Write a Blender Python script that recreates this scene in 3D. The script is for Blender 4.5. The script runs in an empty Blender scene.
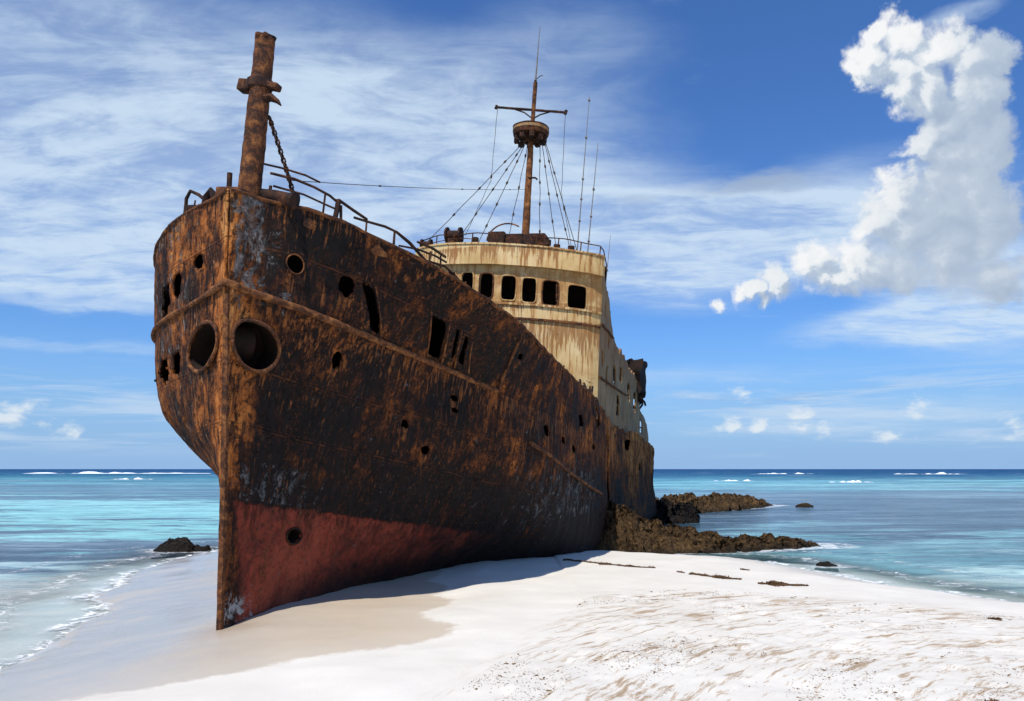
import bpy, math, random
import numpy as np
from mathutils import Vector, Matrix, noise as mn
random.seed(7); rng = np.random.default_rng(11)
R = math.radians
scene = bpy.context.scene
COL = scene.collection

# ------------------------------------------------------------------ helpers
def link(o, parent=None):
    COL.objects.link(o)
    if parent is not None:
        o.parent = parent
    return o

def tag(o, label=None, cat=None, group=None, kind=None):
    if label: o['label'] = label
    if cat: o['category'] = cat
    if group: o['group'] = group
    if kind: o['kind'] = kind
    return o

def empty(name, loc=(0, 0, 0), rot=(0, 0, 0)):
    o = bpy.data.objects.new(name, None)
    o.location = loc; o.rotation_euler = rot
    o.empty_display_size = .3
    return link(o)

def np_mesh(name, verts, faces, mat, parent=None, smooth=True, uv=None, attrs=None):
    """verts (N,3) array, faces (M,4) array or list"""
    me = bpy.data.meshes.new(name)
    if isinstance(faces, np.ndarray):
        n, k = faces.shape
        me.vertices.add(len(verts)); me.vertices.foreach_set('co', np.asarray(verts, np.float32).ravel())
        me.loops.add(n * k); me.loops.foreach_set('vertex_index', faces.astype(np.int32).ravel())
        me.polygons.add(n); me.polygons.foreach_set('loop_start', np.arange(0, n * k, k, dtype=np.int32))
        me.update(calc_edges=True)
    else:
        me.from_pydata([tuple(map(float, v)) for v in verts], [], [tuple(int(i) for i in f) for f in faces])
        me.update()
    if attrs:
        for an, av in attrs.items():
            a = me.attributes.new(an, 'FLOAT', 'POINT'); a.data.foreach_set('value', np.asarray(av, np.float32).ravel())
    me.validate()
    me.polygons.foreach_set('use_smooth', [smooth] * len(me.polygons))
    me.materials.append(mat)
    o = bpy.data.objects.new(name, me)
    return link(o, parent)

def hash3(ix, iy, iz, seed=0):
    h = (ix.astype(np.int64) * 374761393 + iy.astype(np.int64) * 668265263 + iz.astype(np.int64) * 2147483647 + seed * 974634777) & 0xFFFFFFFF
    h = ((h ^ (h >> 13)) * 1274126177) & 0xFFFFFFFF
    h = (h ^ (h >> 16)) & 0xFFFFFFFF
    return h / 4294967295.0

def vnoise(P, seed=0):
    P = np.asarray(P, float); i = np.floor(P).astype(np.int64); f = P - i; f = f * f * (3 - 2 * f)
    r = 0
    for dx in (0, 1):
        for dy in (0, 1):
            for dz in (0, 1):
                w = (f[..., 0] if dx else 1 - f[..., 0]) * (f[..., 1] if dy else 1 - f[..., 1]) * (f[..., 2] if dz else 1 - f[..., 2])
                r = r + w * hash3(i[..., 0] + dx, i[..., 1] + dy, i[..., 2] + dz, seed)
    return r * 2 - 1

def fbm(P, octv=4, seed=0, gain=.5):
    a = 1; s = 0; P = np.asarray(P, float)
    for k in range(octv):
        s = s + a * vnoise(P * 2 ** k, seed + k); a *= gain
    return s

def pchip(xs, ys):
    xs = np.array(xs, float); ys = np.array(ys, float)
    h = np.diff(xs); d = np.diff(ys) / h
    m = np.zeros(len(xs)); m[0] = d[0]; m[-1] = d[-1]
    for i in range(1, len(xs) - 1):
        if d[i - 1] * d[i] > 0:
            w1 = 2 * h[i] + h[i - 1]; w2 = h[i] + 2 * h[i - 1]; m[i] = (w1 + w2) / (w1 / d[i - 1] + w2 / d[i])
    def F(x):
        x = np.clip(x, xs[0], xs[-1]); i = np.clip(np.searchsorted(xs, x, side='right') - 1, 0, len(xs) - 2)
        t = (x - xs[i]) / h[i]
        return (1 + 2 * t) * (1 - t) ** 2 * ys[i] + t * (1 - t) ** 2 * h[i] * m[i] + t * t * (3 - 2 * t) * ys[i + 1] + t * t * (t - 1) * h[i] * m[i + 1]
    return F

def sstep(a, b, x):
    t = np.clip((x - a) / (b - a), 0, 1); return t * t * (3 - 2 * t)

class MB:
    """collects simple shapes into one mesh"""
    def __init__(s): s.v = []; s.f = []
    def add(s, vs, fs):
        b = len(s.v); s.v += [tuple(v) for v in vs]; s.f += [tuple(b + i for i in f) for f in fs]
        return s
    def box(s, c, size, rot=None):
        M = rot or Matrix.Identity(3)
        vs = [Vector(c) + M @ Vector((x * size[0] / 2, y * size[1] / 2, z * size[2] / 2)) for x in (-1, 1) for y in (-1, 1) for z in (-1, 1)]
        return s.add(vs, [(0, 1, 3, 2), (4, 6, 7, 5), (0, 4, 5, 1), (2, 3, 7, 6), (0, 2, 6, 4), (1, 5, 7, 3)])
    def tube(s, pts, r, n=8, rough=0, cap=True, seed=0):
        pts = [Vector(p) for p in pts]; rr = r if isinstance(r, (list, tuple)) else [r] * len(pts)
        T = []
        for i in range(len(pts)):
            d = pts[min(i + 1, len(pts) - 1)] - pts[max(i - 1, 0)]; T.append(d.normalized())
        up = Vector((0, 0, 1)) if abs(T[0].z) < .9 else Vector((1, 0, 0))
        x = T[0].cross(up).normalized(); vs = []; fs = []
        for i, p in enumerate(pts):
            x = (x - T[i] * x.dot(T[i])).normalized(); y = T[i].cross(x)
            for k in range(n):
                a = 2 * math.pi * k / n; ra = rr[i]
                if rough:
                    ra *= 1 + rough * mn.noise(Vector((p.x * 9 + math.cos(a) * 1.5, p.y * 9 + seed, p.z * 9 + math.sin(a) * 1.5)))
                vs.append(p + (x * math.cos(a) + y * math.sin(a)) * ra)
        for i in range(len(pts) - 1):
            for k in range(n):
                k2 = (k + 1) % n; fs.append((i * n + k, i * n + k2, (i + 1) * n + k2, (i + 1) * n + k))
        if cap:
            fs.append(tuple(range(n))[::-1]); fs.append(tuple((len(pts) - 1) * n + k for k in range(n)))
        return s.add(vs, fs)
    def lathe(s, prof, c=(0, 0, 0), n=24, rot=None, close=False, rough=0):
        M = rot or Matrix.Identity(3); vs = []; fs = []
        for (r, z) in prof:
            for k in range(n):
                a = 2 * math.pi * k / n
                q = r * (1 + rough * mn.noise(Vector((math.cos(a) * 2, math.sin(a) * 2, z * 5))))
                vs.append(Vector(c) + M @ Vector((q * math.cos(a), q * math.sin(a), z)))
        m = len(prof)
        for i in range(m if close else m - 1):
            j = (i + 1) % m
            for k in range(n):
                k2 = (k + 1) % n; fs.append((i * n + k, i * n + k2, j * n + k2, j * n + k))
        if not close:
            fs.append(tuple(range(n))[::-1]); fs.append(tuple((m - 1) * n + k for k in range(n)))
        return s.add(vs, fs)
    def build(s, name, mat, parent=None, smooth=True, bevel=0):
        o = np_mesh(name, s.v, s.f, mat, parent, smooth)
        if smooth:
            try: o.data.set_sharp_from_angle(angle=R(38))
            except Exception: pass
        if bevel:
            b = o.modifiers.new('b', 'BEVEL'); b.width = bevel; b.segments = 2; b.limit_method = 'ANGLE'
        return o

def dense(a, b, step):
    a = Vector(a); b = Vector(b); n = max(2, int((b - a).length / step) + 1)
    return [a.lerp(b, i / (n - 1)) for i in range(n)]

def sheet(fn, us, vs, holes=(), keep=None):
    """grid surface fn(U,V)->(N,3) with openings cut in it. holes: (cu,cv,ru,rv,power,jag)
    returns verts, faces(M,4), U, V of the used vertices"""
    nu, nv = len(us), len(vs)
    U, V = np.meshgrid(us, vs); U = U.ravel().copy(); V = V.ravel().copy()
    i = np.arange(nu - 1); j = np.arange(nv - 1)
    J, I = np.meshgrid(j, i, indexing='ij'); a = (J * nu + I).ravel()
    F = np.stack([a, a + 1, a + nu + 1, a + nu], 1)
    cu = U[F].mean(1); cv = V[F].mean(1); ok = np.ones(len(F), bool)
    def rad(u, v, h):
        cu_, cv_, ru, rv, n, jag = h[:6]
        if len(h) > 6: u = u - h[6] * (v - cv_)
        du = np.abs(u - cu_) / ru; dv = np.abs(v - cv_) / rv
        r = (du ** n + dv ** n) ** (1 / n)
        if jag:
            an = np.arctan2((v - cv_) / rv, (u - cu_) / ru)
            r = r * (1 + jag * vnoise(np.stack([np.cos(an) * 3 + cu_ * 7, np.sin(an) * 3, 0 * an], -1), 3))
        return r
    for h in holes:
        ins = rad(cu, cv, h) < 1
        if not ins.any(): continue
        rem = np.zeros(len(U), bool); rem[F[ins].ravel()] = 1
        kp = np.zeros(len(U), bool); kp[F[~ins].ravel()] = 1
        bd = np.where(rem & kp)[0]
        r = rad(U[bd], V[bd], h)
        sel = (r > .6) & (r < 1.6); bd = bd[sel]; r = r[sel]
        sh = h[6] if len(h) > 6 else 0; uu_ = U[bd] - sh * (V[bd] - h[1]); V[bd] = h[1] + (V[bd] - h[1]) / r; U[bd] = h[0] + (uu_ - h[0]) / r + sh * (V[bd] - h[1])
        ok &= ~ins
    if keep is not None: ok &= keep(cu, cv)
    F = F[ok]; used = np.unique(F); mp = -np.ones(len(U), int); mp[used] = np.arange(len(used))
    U = U[used]; V = V[used]
    return fn(U, V), mp[F], U, V

# ------------------------------------------------------------------ node helper
class NT:
    def __init__(s, tree): s.t = tree; s.n = tree.nodes; s.l = tree.links
    def node(s, typ, ins=None, **kw):
        n = s.n.new(typ)
        for k, v in kw.items(): setattr(n, k, v)
        for k, v in (ins or {}).items(): s.set(n.inputs[k], v)
        return n
    def set(s, inp, v):
        if isinstance(v, bpy.types.NodeSocket): s.l.new(v, inp)
        elif isinstance(v, bpy.types.Node): s.l.new(v.outputs[0], inp)
        else:
            if inp.type == 'RGBA' and isinstance(v, (tuple, list)) and len(v) == 3: v = (*v, 1)
            inp.default_value = v
    def m(s, op, a, b=0.0, c=None, clamp=False):
        n = s.n.new('ShaderNodeMath'); n.operation = op; n.use_clamp = clamp
        s.set(n.inputs[0], a); s.set(n.inputs[1], b)
        if c is not None: s.set(n.inputs[2], c)
        return n.outputs[0]
    def vm(s, op, a, b=(0, 0, 0)):
        n = s.n.new('ShaderNodeVectorMath'); n.operation = op
        s.set(n.inputs[0], a); s.set(n.inputs[1], b)
        return n.outputs['Value'] if op in ('LENGTH', 'DOT_PRODUCT', 'DISTANCE') else n.outputs[0]
    def noise(s, vec, scale=1, detail=4, rough=.5, dist=0, stretch=None, lac=2.0, offs=None):
        if stretch is not None: vec = s.vm('MULTIPLY', vec, stretch)
        if offs is not None: vec = s.vm('ADD', vec, offs)
        n = s.node('ShaderNodeTexNoise', {'Vector': vec, 'Scale': scale, 'Detail': detail, 'Roughness': rough, 'Distortion': dist, 'Lacunarity': lac})
        return n.outputs['Fac']
    def ramp(s, fac, stops, interp='LINEAR'):
        n = s.n.new('ShaderNodeValToRGB'); cr = n.color_ramp; cr.interpolation = interp
        while len(cr.elements) < len(stops): cr.elements.new(.5)
        for e, (p, c) in zip(cr.elements, stops):
            e.position = p; e.color = (c, c, c, 1) if isinstance(c, (int, float)) else (*c, 1)
        s.set(n.inputs[0], fac); return n.outputs[0]
    def ss(s, x, a, b):
        n = s.n.new('ShaderNodeMapRange'); n.interpolation_type = 'SMOOTHSTEP'
        s.set(n.inputs[0], x); n.inputs[1].default_value = a; n.inputs[2].default_value = b
        n.inputs[3].default_value = 0; n.inputs[4].default_value = 1
        return n.outputs[0]
    def ssi(s, x, a, b):   # falling
        return s.m('SUBTRACT', 1.0, s.ss(x, a, b))
    def mix(s, f, a, b, mode='MIX'):
        n = s.n.new('ShaderNodeMix'); n.data_type = 'RGBA'; n.blend_type = mode
        s.set(n.inputs[0], f); s.set(n.inputs[6], a); s.set(n.inputs[7], b); return n.outputs[2]
    def xyz(s, v):
        n = s.node('ShaderNodeSeparateXYZ', {0: v}); return n.outputs[0], n.outputs[1], n.outputs[2]
    def bump(s, h, strength=.5, dist=.02, normal=None):
        n = s.node('ShaderNodeBump', {'Height': h, 'Strength': strength, 'Distance': dist})
        if normal is not None: s.l.new(normal, n.inputs['Normal'])
        return n.outputs[0]
    def attr(s, name): return s.node('ShaderNodeAttribute', attribute_name=name).outputs['Fac']

def new_mat(name):
    m = bpy.data.materials.new(name); m.use_nodes = True
    T = NT(m.node_tree); T.n.clear()
    out = T.n.new('ShaderNodeOutputMaterial'); T.out = out
    T.P = T.node('ShaderNodeTexCoord').outputs['Object']
    return m, T
def finish(T, color, rough=.8, normal=None, spec=.3, metal=0):
    p = T.node('ShaderNodeBsdfPrincipled', {'Base Color': color, 'Roughness': rough, 'Specular IOR Level': spec, 'Metallic': metal})
    if normal is not None: T.l.new(normal, p.inputs['Normal'])
    T.l.new(p.outputs[0], T.out.inputs[0]); return p
# ------------------------------------------------------------------ materials
def mat_hull():
    m, T = new_mat('rusted_hull_plating'); P = T.P
    x, y, z = T.xyz(P)
    lv = T.attr('level'); st = T.attr('station')
    big = T.noise(P, .9, 9, .62, .4)
    pat = T.noise(P, 3.2, 10, .68, .6)
    strk = T.noise(P, 1, 8, .62, .3, stretch=(6.5, 6.5, .75))
    strk2 = T.noise(P, 1, 6, .6, .5, stretch=(14, 14, 2.2), offs=(5, 3, 1))
    fine = T.noise(P, 26, 6, .7)
    # how far the rust has eaten the old black paint: more round the stem; sunlit starboard and shaded port are painted in
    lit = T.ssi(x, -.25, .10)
    stem = T.m('MULTIPLY', T.ssi(T.m('ABSOLUTE', T.m('SUBTRACT', x, .03)), .05, .30), T.ssi(y, -.2, .5))
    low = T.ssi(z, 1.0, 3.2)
    aft = T.m('MULTIPLY', T.ss(y, 3.2, 8.0), T.ss(z, 1.5, 2.6))
    r = T.m('ADD', T.m('MULTIPLY', big, .54), T.m('ADD', T.m('MULTIPLY', pat, .22), T.m('MULTIPLY', strk, .26)))
    r = T.m('ADD', r, T.m('ADD', T.m('MULTIPLY', T.m('SUBTRACT', fine, .5), .16), T.m('MULTIPLY', T.m('SUBTRACT', T.noise(P, 10, 8, .75, .6, offs=(3, 1, 9)), .5), .20)))
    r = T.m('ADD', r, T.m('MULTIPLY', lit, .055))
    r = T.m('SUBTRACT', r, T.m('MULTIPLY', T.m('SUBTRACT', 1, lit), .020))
    r = T.m('ADD', r, T.m('MULTIPLY', stem, .13))
    r = T.m('ADD', r, T.m('ADD', T.m('MULTIPLY', aft, .06), T.m('MULTIPLY', T.ss(y, 13.5, 15), .085)))
    r = T.m('ADD', T.m('MULTIPLY', T.m('SUBTRACT', r, .52), 1.3), .515)
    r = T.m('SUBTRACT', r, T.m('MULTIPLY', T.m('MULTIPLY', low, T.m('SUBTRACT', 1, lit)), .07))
    col = T.ramp(r, [(.38, (.008, .0065, .006)), (.47, (.017, .010, .008)), (.515, (.045, .017, .009)), (.56, (.115, .038, .013)),
                     (.61, (.25, .075, .018)), (.67, (.45, .145, .032)), (.78, (.58, .26, .08))])
    # vertical rust runs, painted brighter on the sunlit side
    runs = T.ss(strk2, .58, .66)
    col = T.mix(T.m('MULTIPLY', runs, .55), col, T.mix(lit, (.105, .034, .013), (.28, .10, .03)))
    run = T.attr('run')
    rr1 = T.ss(T.m('ADD', T.noise(P, 1, 7, .65, .2, stretch=(20, 20, 1.3), offs=(2, 2, 6)), T.m('MULTIPLY', run, .16)), .60, .68)
    col = T.mix(T.m('MULTIPLY', rr1, .8), col, T.mix(T.noise(P, 11, 3, .6), (.16, .050, .016), (.36, .13, .035)))
    drk = T.ss(T.noise(P, 1, 9, .7, .4, stretch=(8, 8, 1.6), offs=(9, 1, 7)), .51, .58)
    col = T.mix(T.m('MULTIPLY', drk, .85), col, (.014, .010, .010))
    fl = T.ss(T.noise(P, 1, 9, .78, .6, stretch=(13, 13, 4.5), offs=(7, 3, 4)), .585, .63)
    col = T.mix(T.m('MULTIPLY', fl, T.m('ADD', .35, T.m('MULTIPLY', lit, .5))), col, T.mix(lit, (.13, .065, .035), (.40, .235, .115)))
    pits = T.ss(T.noise(P, 9, 8, .74, .7, offs=(2, 8, 1)), .54, .60)
    col = T.mix(T.m('MULTIPLY', pits, .8), col, (.02, .014, .012))
    # grey primer showing through, in patches
    gn = T.noise(P, 5.5, 10, .78, .5, offs=(4, 4, 4), stretch=(1, 1, .7))
    z1 = T.m('MULTIPLY', T.m('MULTIPLY', T.ss(x, .02, .08), T.ssi(x, .14, .50)), T.m('MULTIPLY', T.ss(z, 3.7, 4.2), T.ssi(y, .0, .7)))
    z2 = T.m('MULTIPLY', T.m('MULTIPLY', T.ss(x, .05, .12), T.ssi(y, .45, 2.2)), T.m('MULTIPLY', T.ss(lv, 1.98, 2.03), T.ssi(z, 1.75, 2.3)))
    z3 = T.m('MULTIPLY', T.m('MULTIPLY', T.ss(y, 5.5, 8), T.ssi(y, 11.5, 13.8)), T.m('MULTIPLY', T.ss(z, .7, 1.2), T.ssi(z, 1.9, 2.6)))
    z4 = T.m('MULTIPLY', T.ssi(x, -1.5, -.35), .55)
    z5 = T.m('MULTIPLY', T.m('MULTIPLY', T.ssi(z, .28, .62), T.ssi(y, .25, .9)), 1.6)
    zz = T.m('ADD', T.m('ADD', T.m('MULTIPLY', z1, 1.05), T.m('MULTIPLY', z2, .86)), T.m('ADD', T.m('MULTIPLY', z3, .72), T.m('MULTIPLY', z4, .8)))
    g = T.ss(T.m('ADD', gn, T.m('MULTIPLY', zz, .14)), .60, .67)
    gcol = T.ramp(T.noise(P, 9, 5, .7), [(.35, (.045, .045, .045)), (.5, (.12, .12, .12)), (.68, (.32, .315, .30))])
    col = T.mix(T.m('MULTIPLY', g, .85), col, gcol)
    # red antifouling below the old waterline
    edge = T.m('ADD', lv, T.m('MULTIPLY', T.m('SUBTRACT', T.noise(P, 5, 8, .75), .5), .17))
    red = T.m('MULTIPLY', T.ssi(edge, 1.975, 2.0), T.ssi(T.m('ADD', y, T.m('MULTIPLY', T.m('SUBTRACT', pat, .5), 7)), 2.8, 7.2))
    rn = T.noise(P, 2.2, 9, .7, .5)
    rcol = T.ramp(rn, [(.28, (.05, .014, .010)), (.42, (.13, .027, .017)), (.58, (.27, .048, .026)), (.78, (.33, .09, .05))])
    rcol = T.mix(T.m('MULTIPLY', T.ss(T.noise(P, 12, 8, .78, .5), .53, .62), .9), rcol, (.045, .018, .014))
    rcol = T.mix(T.m('MULTIPLY', T.ss(strk2, .53, .63), .6), rcol, (.12, .045, .020))
    rcol = T.mix(T.m('MULTIPLY', rr1, .6), rcol, (.035, .018, .014))
    rcol = T.mix(T.m('MULTIPLY', T.ss(gn, .60, .66), .6), rcol, (.20, .15, .14))
    redp = T.m('MULTIPLY', red, T.ss(x, .055, .075))
    dr = T.ss(T.m('ADD', T.noise(P, 1, 8, .7, .3, stretch=(10, 10, 1.0), offs=(1, 9, 2)), T.m('MULTIPLY', T.m('SUBTRACT', lv, 1.95), .40)), .50, .57)
    redp = T.m('MULTIPLY', redp, T.m('SUBTRACT', 1.0, T.m('MULTIPLY', dr, .6)))
    rcol = T.mix(T.m('MULTIPLY', T.ss(big, .48, .62), .5), rcol, (.30, .075, .04))
    rcol = T.mix(T.m('MULTIPLY', T.ssi(big, .36, .47), .6), rcol, (.07, .022, .015))
    col = T.mix(redp, col, rcol)
    # dark band low on the hull and pale encrusted foot
    low_dark = T.m('MULTIPLY', T.ssi(T.m('ADD', z, T.m('MULTIPLY', T.m('SUBTRACT', rn, .5), .6)), .15, .85), T.ss(y, .5, 2.8))
    col = T.mix(T.m('MULTIPLY', low_dark, .85), col, (.020, .013, .011))
    f5 = T.ss(T.m('ADD', T.noise(P, 6, 9, .78, .6, offs=(1, 7, 3)), T.m('MULTIPLY', z5, .085)), .60, .70)
    col = T.mix(T.m('MULTIPLY', f5, T.m('MINIMUM', z5, 1.0)), col, (.36, .36, .35))
    # plate laps
    lap = 0
    for v0 in (2.72, 3.3, 4.5):
        d = T.m('ABSOLUTE', T.m('SUBTRACT', lv, v0 + 0.0)); lap = T.m('MAXIMUM', lap, T.ssi(d, .006, .016))
    fr = T.m('ABSOLUTE', T.m('SUBTRACT', T.m('FRACT', T.m('DIVIDE', st, 1.45)), .5))
    lap = T.m('MAXIMUM', lap, T.m('MULTIPLY', T.ssi(fr, .004, .012), .7))
    col = T.mix(T.m('MULTIPLY', lap, T.m('MULTIPLY', T.ss(pat, .44, .56), .55)), col, (.13, .045, .018))
    rv_ = T.m('MULTIPLY', T.ss(T.m('SINE', T.m('MULTIPLY', st, 62.0)), .2, .8), 1.0)
    riv = 0
    for v0 in (2.72, 3.3, 4.5):
        for o_ in (-.035, .035):
            riv = T.m('MAXIMUM', riv, T.ssi(T.m('ABSOLUTE', T.m('SUBTRACT', lv, v0 + o_)), .006, .016))
    riv = T.m('MULTIPLY', riv, rv_)
    rvz = T.m('MULTIPLY', T.ssi(T.m('ABSOLUTE', T.m('SUBTRACT', fr, .03)), .006, .016), T.ss(T.m('SINE', T.m('MULTIPLY', z, 62.0)), .2, .8))
    riv = T.m('MAXIMUM', riv, rvz)
    col = T.mix(T.m('MULTIPLY', riv, .45), col, (.10, .038, .015))
    h = T.m('ADD', T.m('MULTIPLY', pat, .9), T.m('ADD', T.m('MULTIPLY', fine, .25), T.m('MULTIPLY', g, .25)))
    h = T.m('ADD', h, T.m('ADD', T.m('MULTIPLY', lap, .35), T.m('MULTIPLY', riv, .45)))
    h = T.m('SUBTRACT', h, T.m('MULTIPLY', pits, .35))
    h = T.m('MULTIPLY', h, T.m('SUBTRACT', 1.0, T.m('MULTIPLY', redp, .6)))
    finish(T, col, T.ramp(r, [(.4, .7), (.6, .92)]), T.bump(h, .95, .04), .12)
    return m

def mat_rust(name, dark=.0, orange=.0, scale=6):
    m, T = new_mat(name); P = T.P
    n = T.noise(P, scale, 9, .68, .5); f = T.noise(P, scale * 6, 5, .7)
    r = T.m('ADD', T.m('MULTIPLY', n, .75), T.m('ADD', T.m('MULTIPLY', f, .25), orange - dark))
    col = T.ramp(r, [(.34, (.014, .011, .010)), (.46, (.045, .020, .012)), (.54, (.12, .045, .018)), (.62, (.24, .095, .03)), (.74, (.42, .20, .075))])
    finish(T, col, .85, T.bump(T.m('ADD', n, T.m('MULTIPLY', f, .4)), .9, .02), .2)
    return m

def mat_cream(name, side=False):
    m, T = new_mat(name); P = T.P; x, y, z = T.xyz(P)
    big = T.noise(P, 1.1, 7, .6, .3); pat = T.noise(P, 4, 9, .7, .6)
    strk = T.noise(P, 1, 7, .6, .2, stretch=(5, 5, .5)); s2 = T.noise(P, 1, 6, .62, .2, stretch=(13, 13, 1.2))
    fine = T.noise(P, 30, 4, .7)
    if side: base = T.ramp(big, [(.3, (.14, .085, .042)), (.5, (.25, .165, .085)), (.7, (.38, .27, .15))])  # side variant: darker, browner base tone
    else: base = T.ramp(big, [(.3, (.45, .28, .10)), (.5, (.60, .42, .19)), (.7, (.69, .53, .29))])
    stain = T.ss(T.m('ADD', T.m('MULTIPLY', strk, .6), T.m('MULTIPLY', s2, .4)), .47, .60)
    col = T.mix(T.m('MULTIPLY', stain, .65), base, (.42, .20, .055))
    # runs below ledges and sills
    def runs(z0, ln):
        zz = T.m('SUBTRACT', z0, z); return T.m('MULTIPLY', T.ss(zz, -.02, .02), T.ssi(zz, .0, ln))
    rr = T.m('ADD', runs(6.18, 1.5), T.m('ADD', runs(6.66, .42), runs(8.2, .45)))
    k = T.ss(T.m('ADD', T.m('MULTIPLY', s2, 1.0), T.m('MULTIPLY', T.m('MULTIPLY', rr, 1.0), .15)), .53, .64)
    col = T.mix(T.m('MULTIPLY', k, .8), col, (.25, .10, .028))
    spots = T.ss(T.m('ADD', pat, T.m('MULTIPLY', T.m('SUBTRACT', fine, .5), .3)), .62 if not side else .57, .69 if not side else .66)
    col = T.mix(T.m('MULTIPLY', spots, .85), col, (.11, .042, .017))
    band = T.m('MULTIPLY', T.ss(z, 6.55, 6.75), T.ssi(z, 7.45, 7.66))
    col = T.mix(T.m('MULTIPLY', T.m('MULTIPLY', band, T.ss(pat, .34, .56)), .75), col, (.33, .16, .05))
    h = T.m('ADD', T.m('MULTIPLY', pat, .6), T.m('ADD', T.m('MULTIPLY', fine, .25), T.m('MULTIPLY', spots, -.3)))
    finish(T, col, .75, T.bump(h, .6, .02), .25)
    return m

def mat_plain(name, c1, c2, scale=5, rough=.85, bump=.5, bd=.02):
    m, T = new_mat(name)
    n = T.noise(T.P, scale, 7, .65, .3)
    finish(T, T.ramp(n, [(.35, c1), (.65, c2)]), rough, T.bump(n, bump, bd), .2)
    return m

def mat_rock(name, c0, c1, c2):
    m, T = new_mat(name); P = T.P
    n = T.noise(P, 1.8, 9, .7, .8); f = T.noise(P, 14, 8, .75, .5)
    vo = T.node('ShaderNodeTexVoronoi', {'Vector': P, 'Scale': 9.0}).outputs['Distance']
    r = T.m('ADD', T.m('MULTIPLY', n, .55), T.m('MULTIPLY', f, .45))
    col = T.ramp(r, [(.36, c0), (.5, c1), (.64, c2)])
    zz = T.xyz(P)[2]; wetb = T.ssi(T.m('ADD', zz, T.m('MULTIPLY', T.m('SUBTRACT', n, .5), .35)), -.36, -.16)
    col = T.mix(T.m('MULTIPLY', wetb, .75), col, (.018, .014, .010))
    col = T.mix(T.m('MULTIPLY', T.ss(T.noise(P, 40, 3, .7), .56, .66), .6), col, (.01, .007, .005))
    h = T.m('ADD', T.m('MULTIPLY', f, 1.0), T.m('MULTIPLY', vo, .9))
    finish(T, col, .9, T.bump(h, 1.0, .09), .2)
    return m

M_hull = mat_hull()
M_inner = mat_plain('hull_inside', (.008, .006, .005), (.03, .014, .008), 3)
M_rust = mat_rust('heavy_rust', 0, .02)
M_rustdark = mat_rust('dark_rust', .07, 0)
M_rustorange = mat_rust('orange_rust', 0, .075, 5)
M_cream = mat_cream('weathered_cream_paint')
M_creamside = mat_cream('weathered_dark_paint', True)
M_wire = mat_plain('old_wire', (.03, .025, .022), (.10, .07, .05), 20)
M_whip = mat_plain('aerial_grey', (.10, .09, .08), (.25, .22, .20), 20)
M_rock = mat_rock('brown_rock', (.018, .011, .006), (.080, .045, .018), (.21, .125, .052))
M_rockwet = mat_rock('wet_dark_rock', (.008, .006, .006), (.02, .015, .013), (.05, .035, .028))
M_weed = mat_plain('dry_seaweed', (.045, .026, .012), (.17, .095, .045), 12, .95, .8, .01)

# ------------------------------------------------------------------ hull form
zG = pchip([-.7, -.1, .4, .9, 1.9, 3.2, 4.5, 6, 9, 13.7, 15.7, 20, 30], [5.44, 5.42, 5.37, 5.28, 5.05, 4.8, 4.65, 4.45, 4.2, 3.94, 3.62, 3.6, 3.0])
zR = pchip([-.56, -.3, 0, .8, 2, 3.5, 5, 8, 12, 30], [4.28, 4.22, 4.15, 4.0, 3.88, 3.75, 3.5, 3.2, 2.9, 2.4])
zD = lambda s: np.maximum(1.62 - .12 * s, .6)
zM = lambda s: .5 * (zD(s) + zR(s))
E0 = 29.5
T1 = dict(
 G=([-.7, -.62, -.3, -.05, .4, .9, 1.9, 3.2, 4.5, 6, 9, 13, 16, 22, 27, 29.5], [.03, .10, .26, .57, .93, 1.22, 1.86, 2.32, 2.52, 2.6, 2.66, 2.66, 2.75, 2.98, 3.05, 2.9]),
 R=([-.56, -.33, 0, .8, 2, 3.5, 5, 8, 12, 16, 20, 24, 27, 29.5], [.03, .14, .43, .87, 1.15, 1.45, 2.0, 2.55, 2.72, 2.82, 2.95, 3.0, 3.05, 2.8]),
 M=([-.37, -.1, .6, 1.5, 3, 4.5, 6, 8, 12, 16, 20, 24, 27, 29.5], [.03, .12, .36, .65, 1.1, 1.6, 2.1, 2.5, 2.72, 2.85, 2.95, 3.0, 3.05, 2.8]),
 D=([-.2, .1, 1.1, 2.3, 3.5, 5, 7, 9, 12, 16, 20, 24, 27, 29.5], [.03, .1, .26, .47, .76, 1.15, 1.75, 2.3, 2.68, 2.85, 3.0, 3.15, 3.2, 3.0]),
 B=([0, .2, 2, 3.6, 5, 7, 9, 11.5, 14, 20, 24, 27, 29.5], [.03, .06, .12, .2, .38, .85, 1.7, 2.5, 2.7, 2.9, 3.05, 3.05, 2.6]),
 K=([.1, 2, 4, 6, 9, 12, 16, 22, 29.5], [.03, .06, .12, .3, 1.0, 2.0, 2.4, 2.3, .6]))
T2 = dict(T1)
T2['G'] = ([-.7, -.62, -.45, -.16, .35, 1.1, 1.8, 2.8, 5, 10, 16, 22, 27, 29.5], [.03, .13, .36, .84, 1.6, 2.46, 2.98, 3.3, 3.3, 3.2, 3.1, 3.0, 2.7, 2.3])
T2['R'] = ([-.56, -.45, -.25, .05, .5, 1.2, 2, 3, 6, 12, 20, 27, 29.5], [.03, .18, .46, .90, 1.6, 2.4, 2.97, 3.25, 3.2, 3.1, 2.9, 2.5, 2.1])
T2['M'] = ([-.37, -.1, .6, 1.5, 3, 4.5, 6, 8, 12, 20, 27, 29.5], [.03, .45, 1.35, 2.25, 3.05, 3.25, 3.2, 3.1, 3.0, 2.9, 2.3, 1.9])
T2['D'] = ([-.2, .1, 1.1, 2.3, 3.5, 5, 7, 9, 12, 20, 27, 29.5], [.03, .2, .68, 1.2, 1.7, 2.0, 2.3, 2.5, 2.68, 2.75, 2.0, 1.5])
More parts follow.
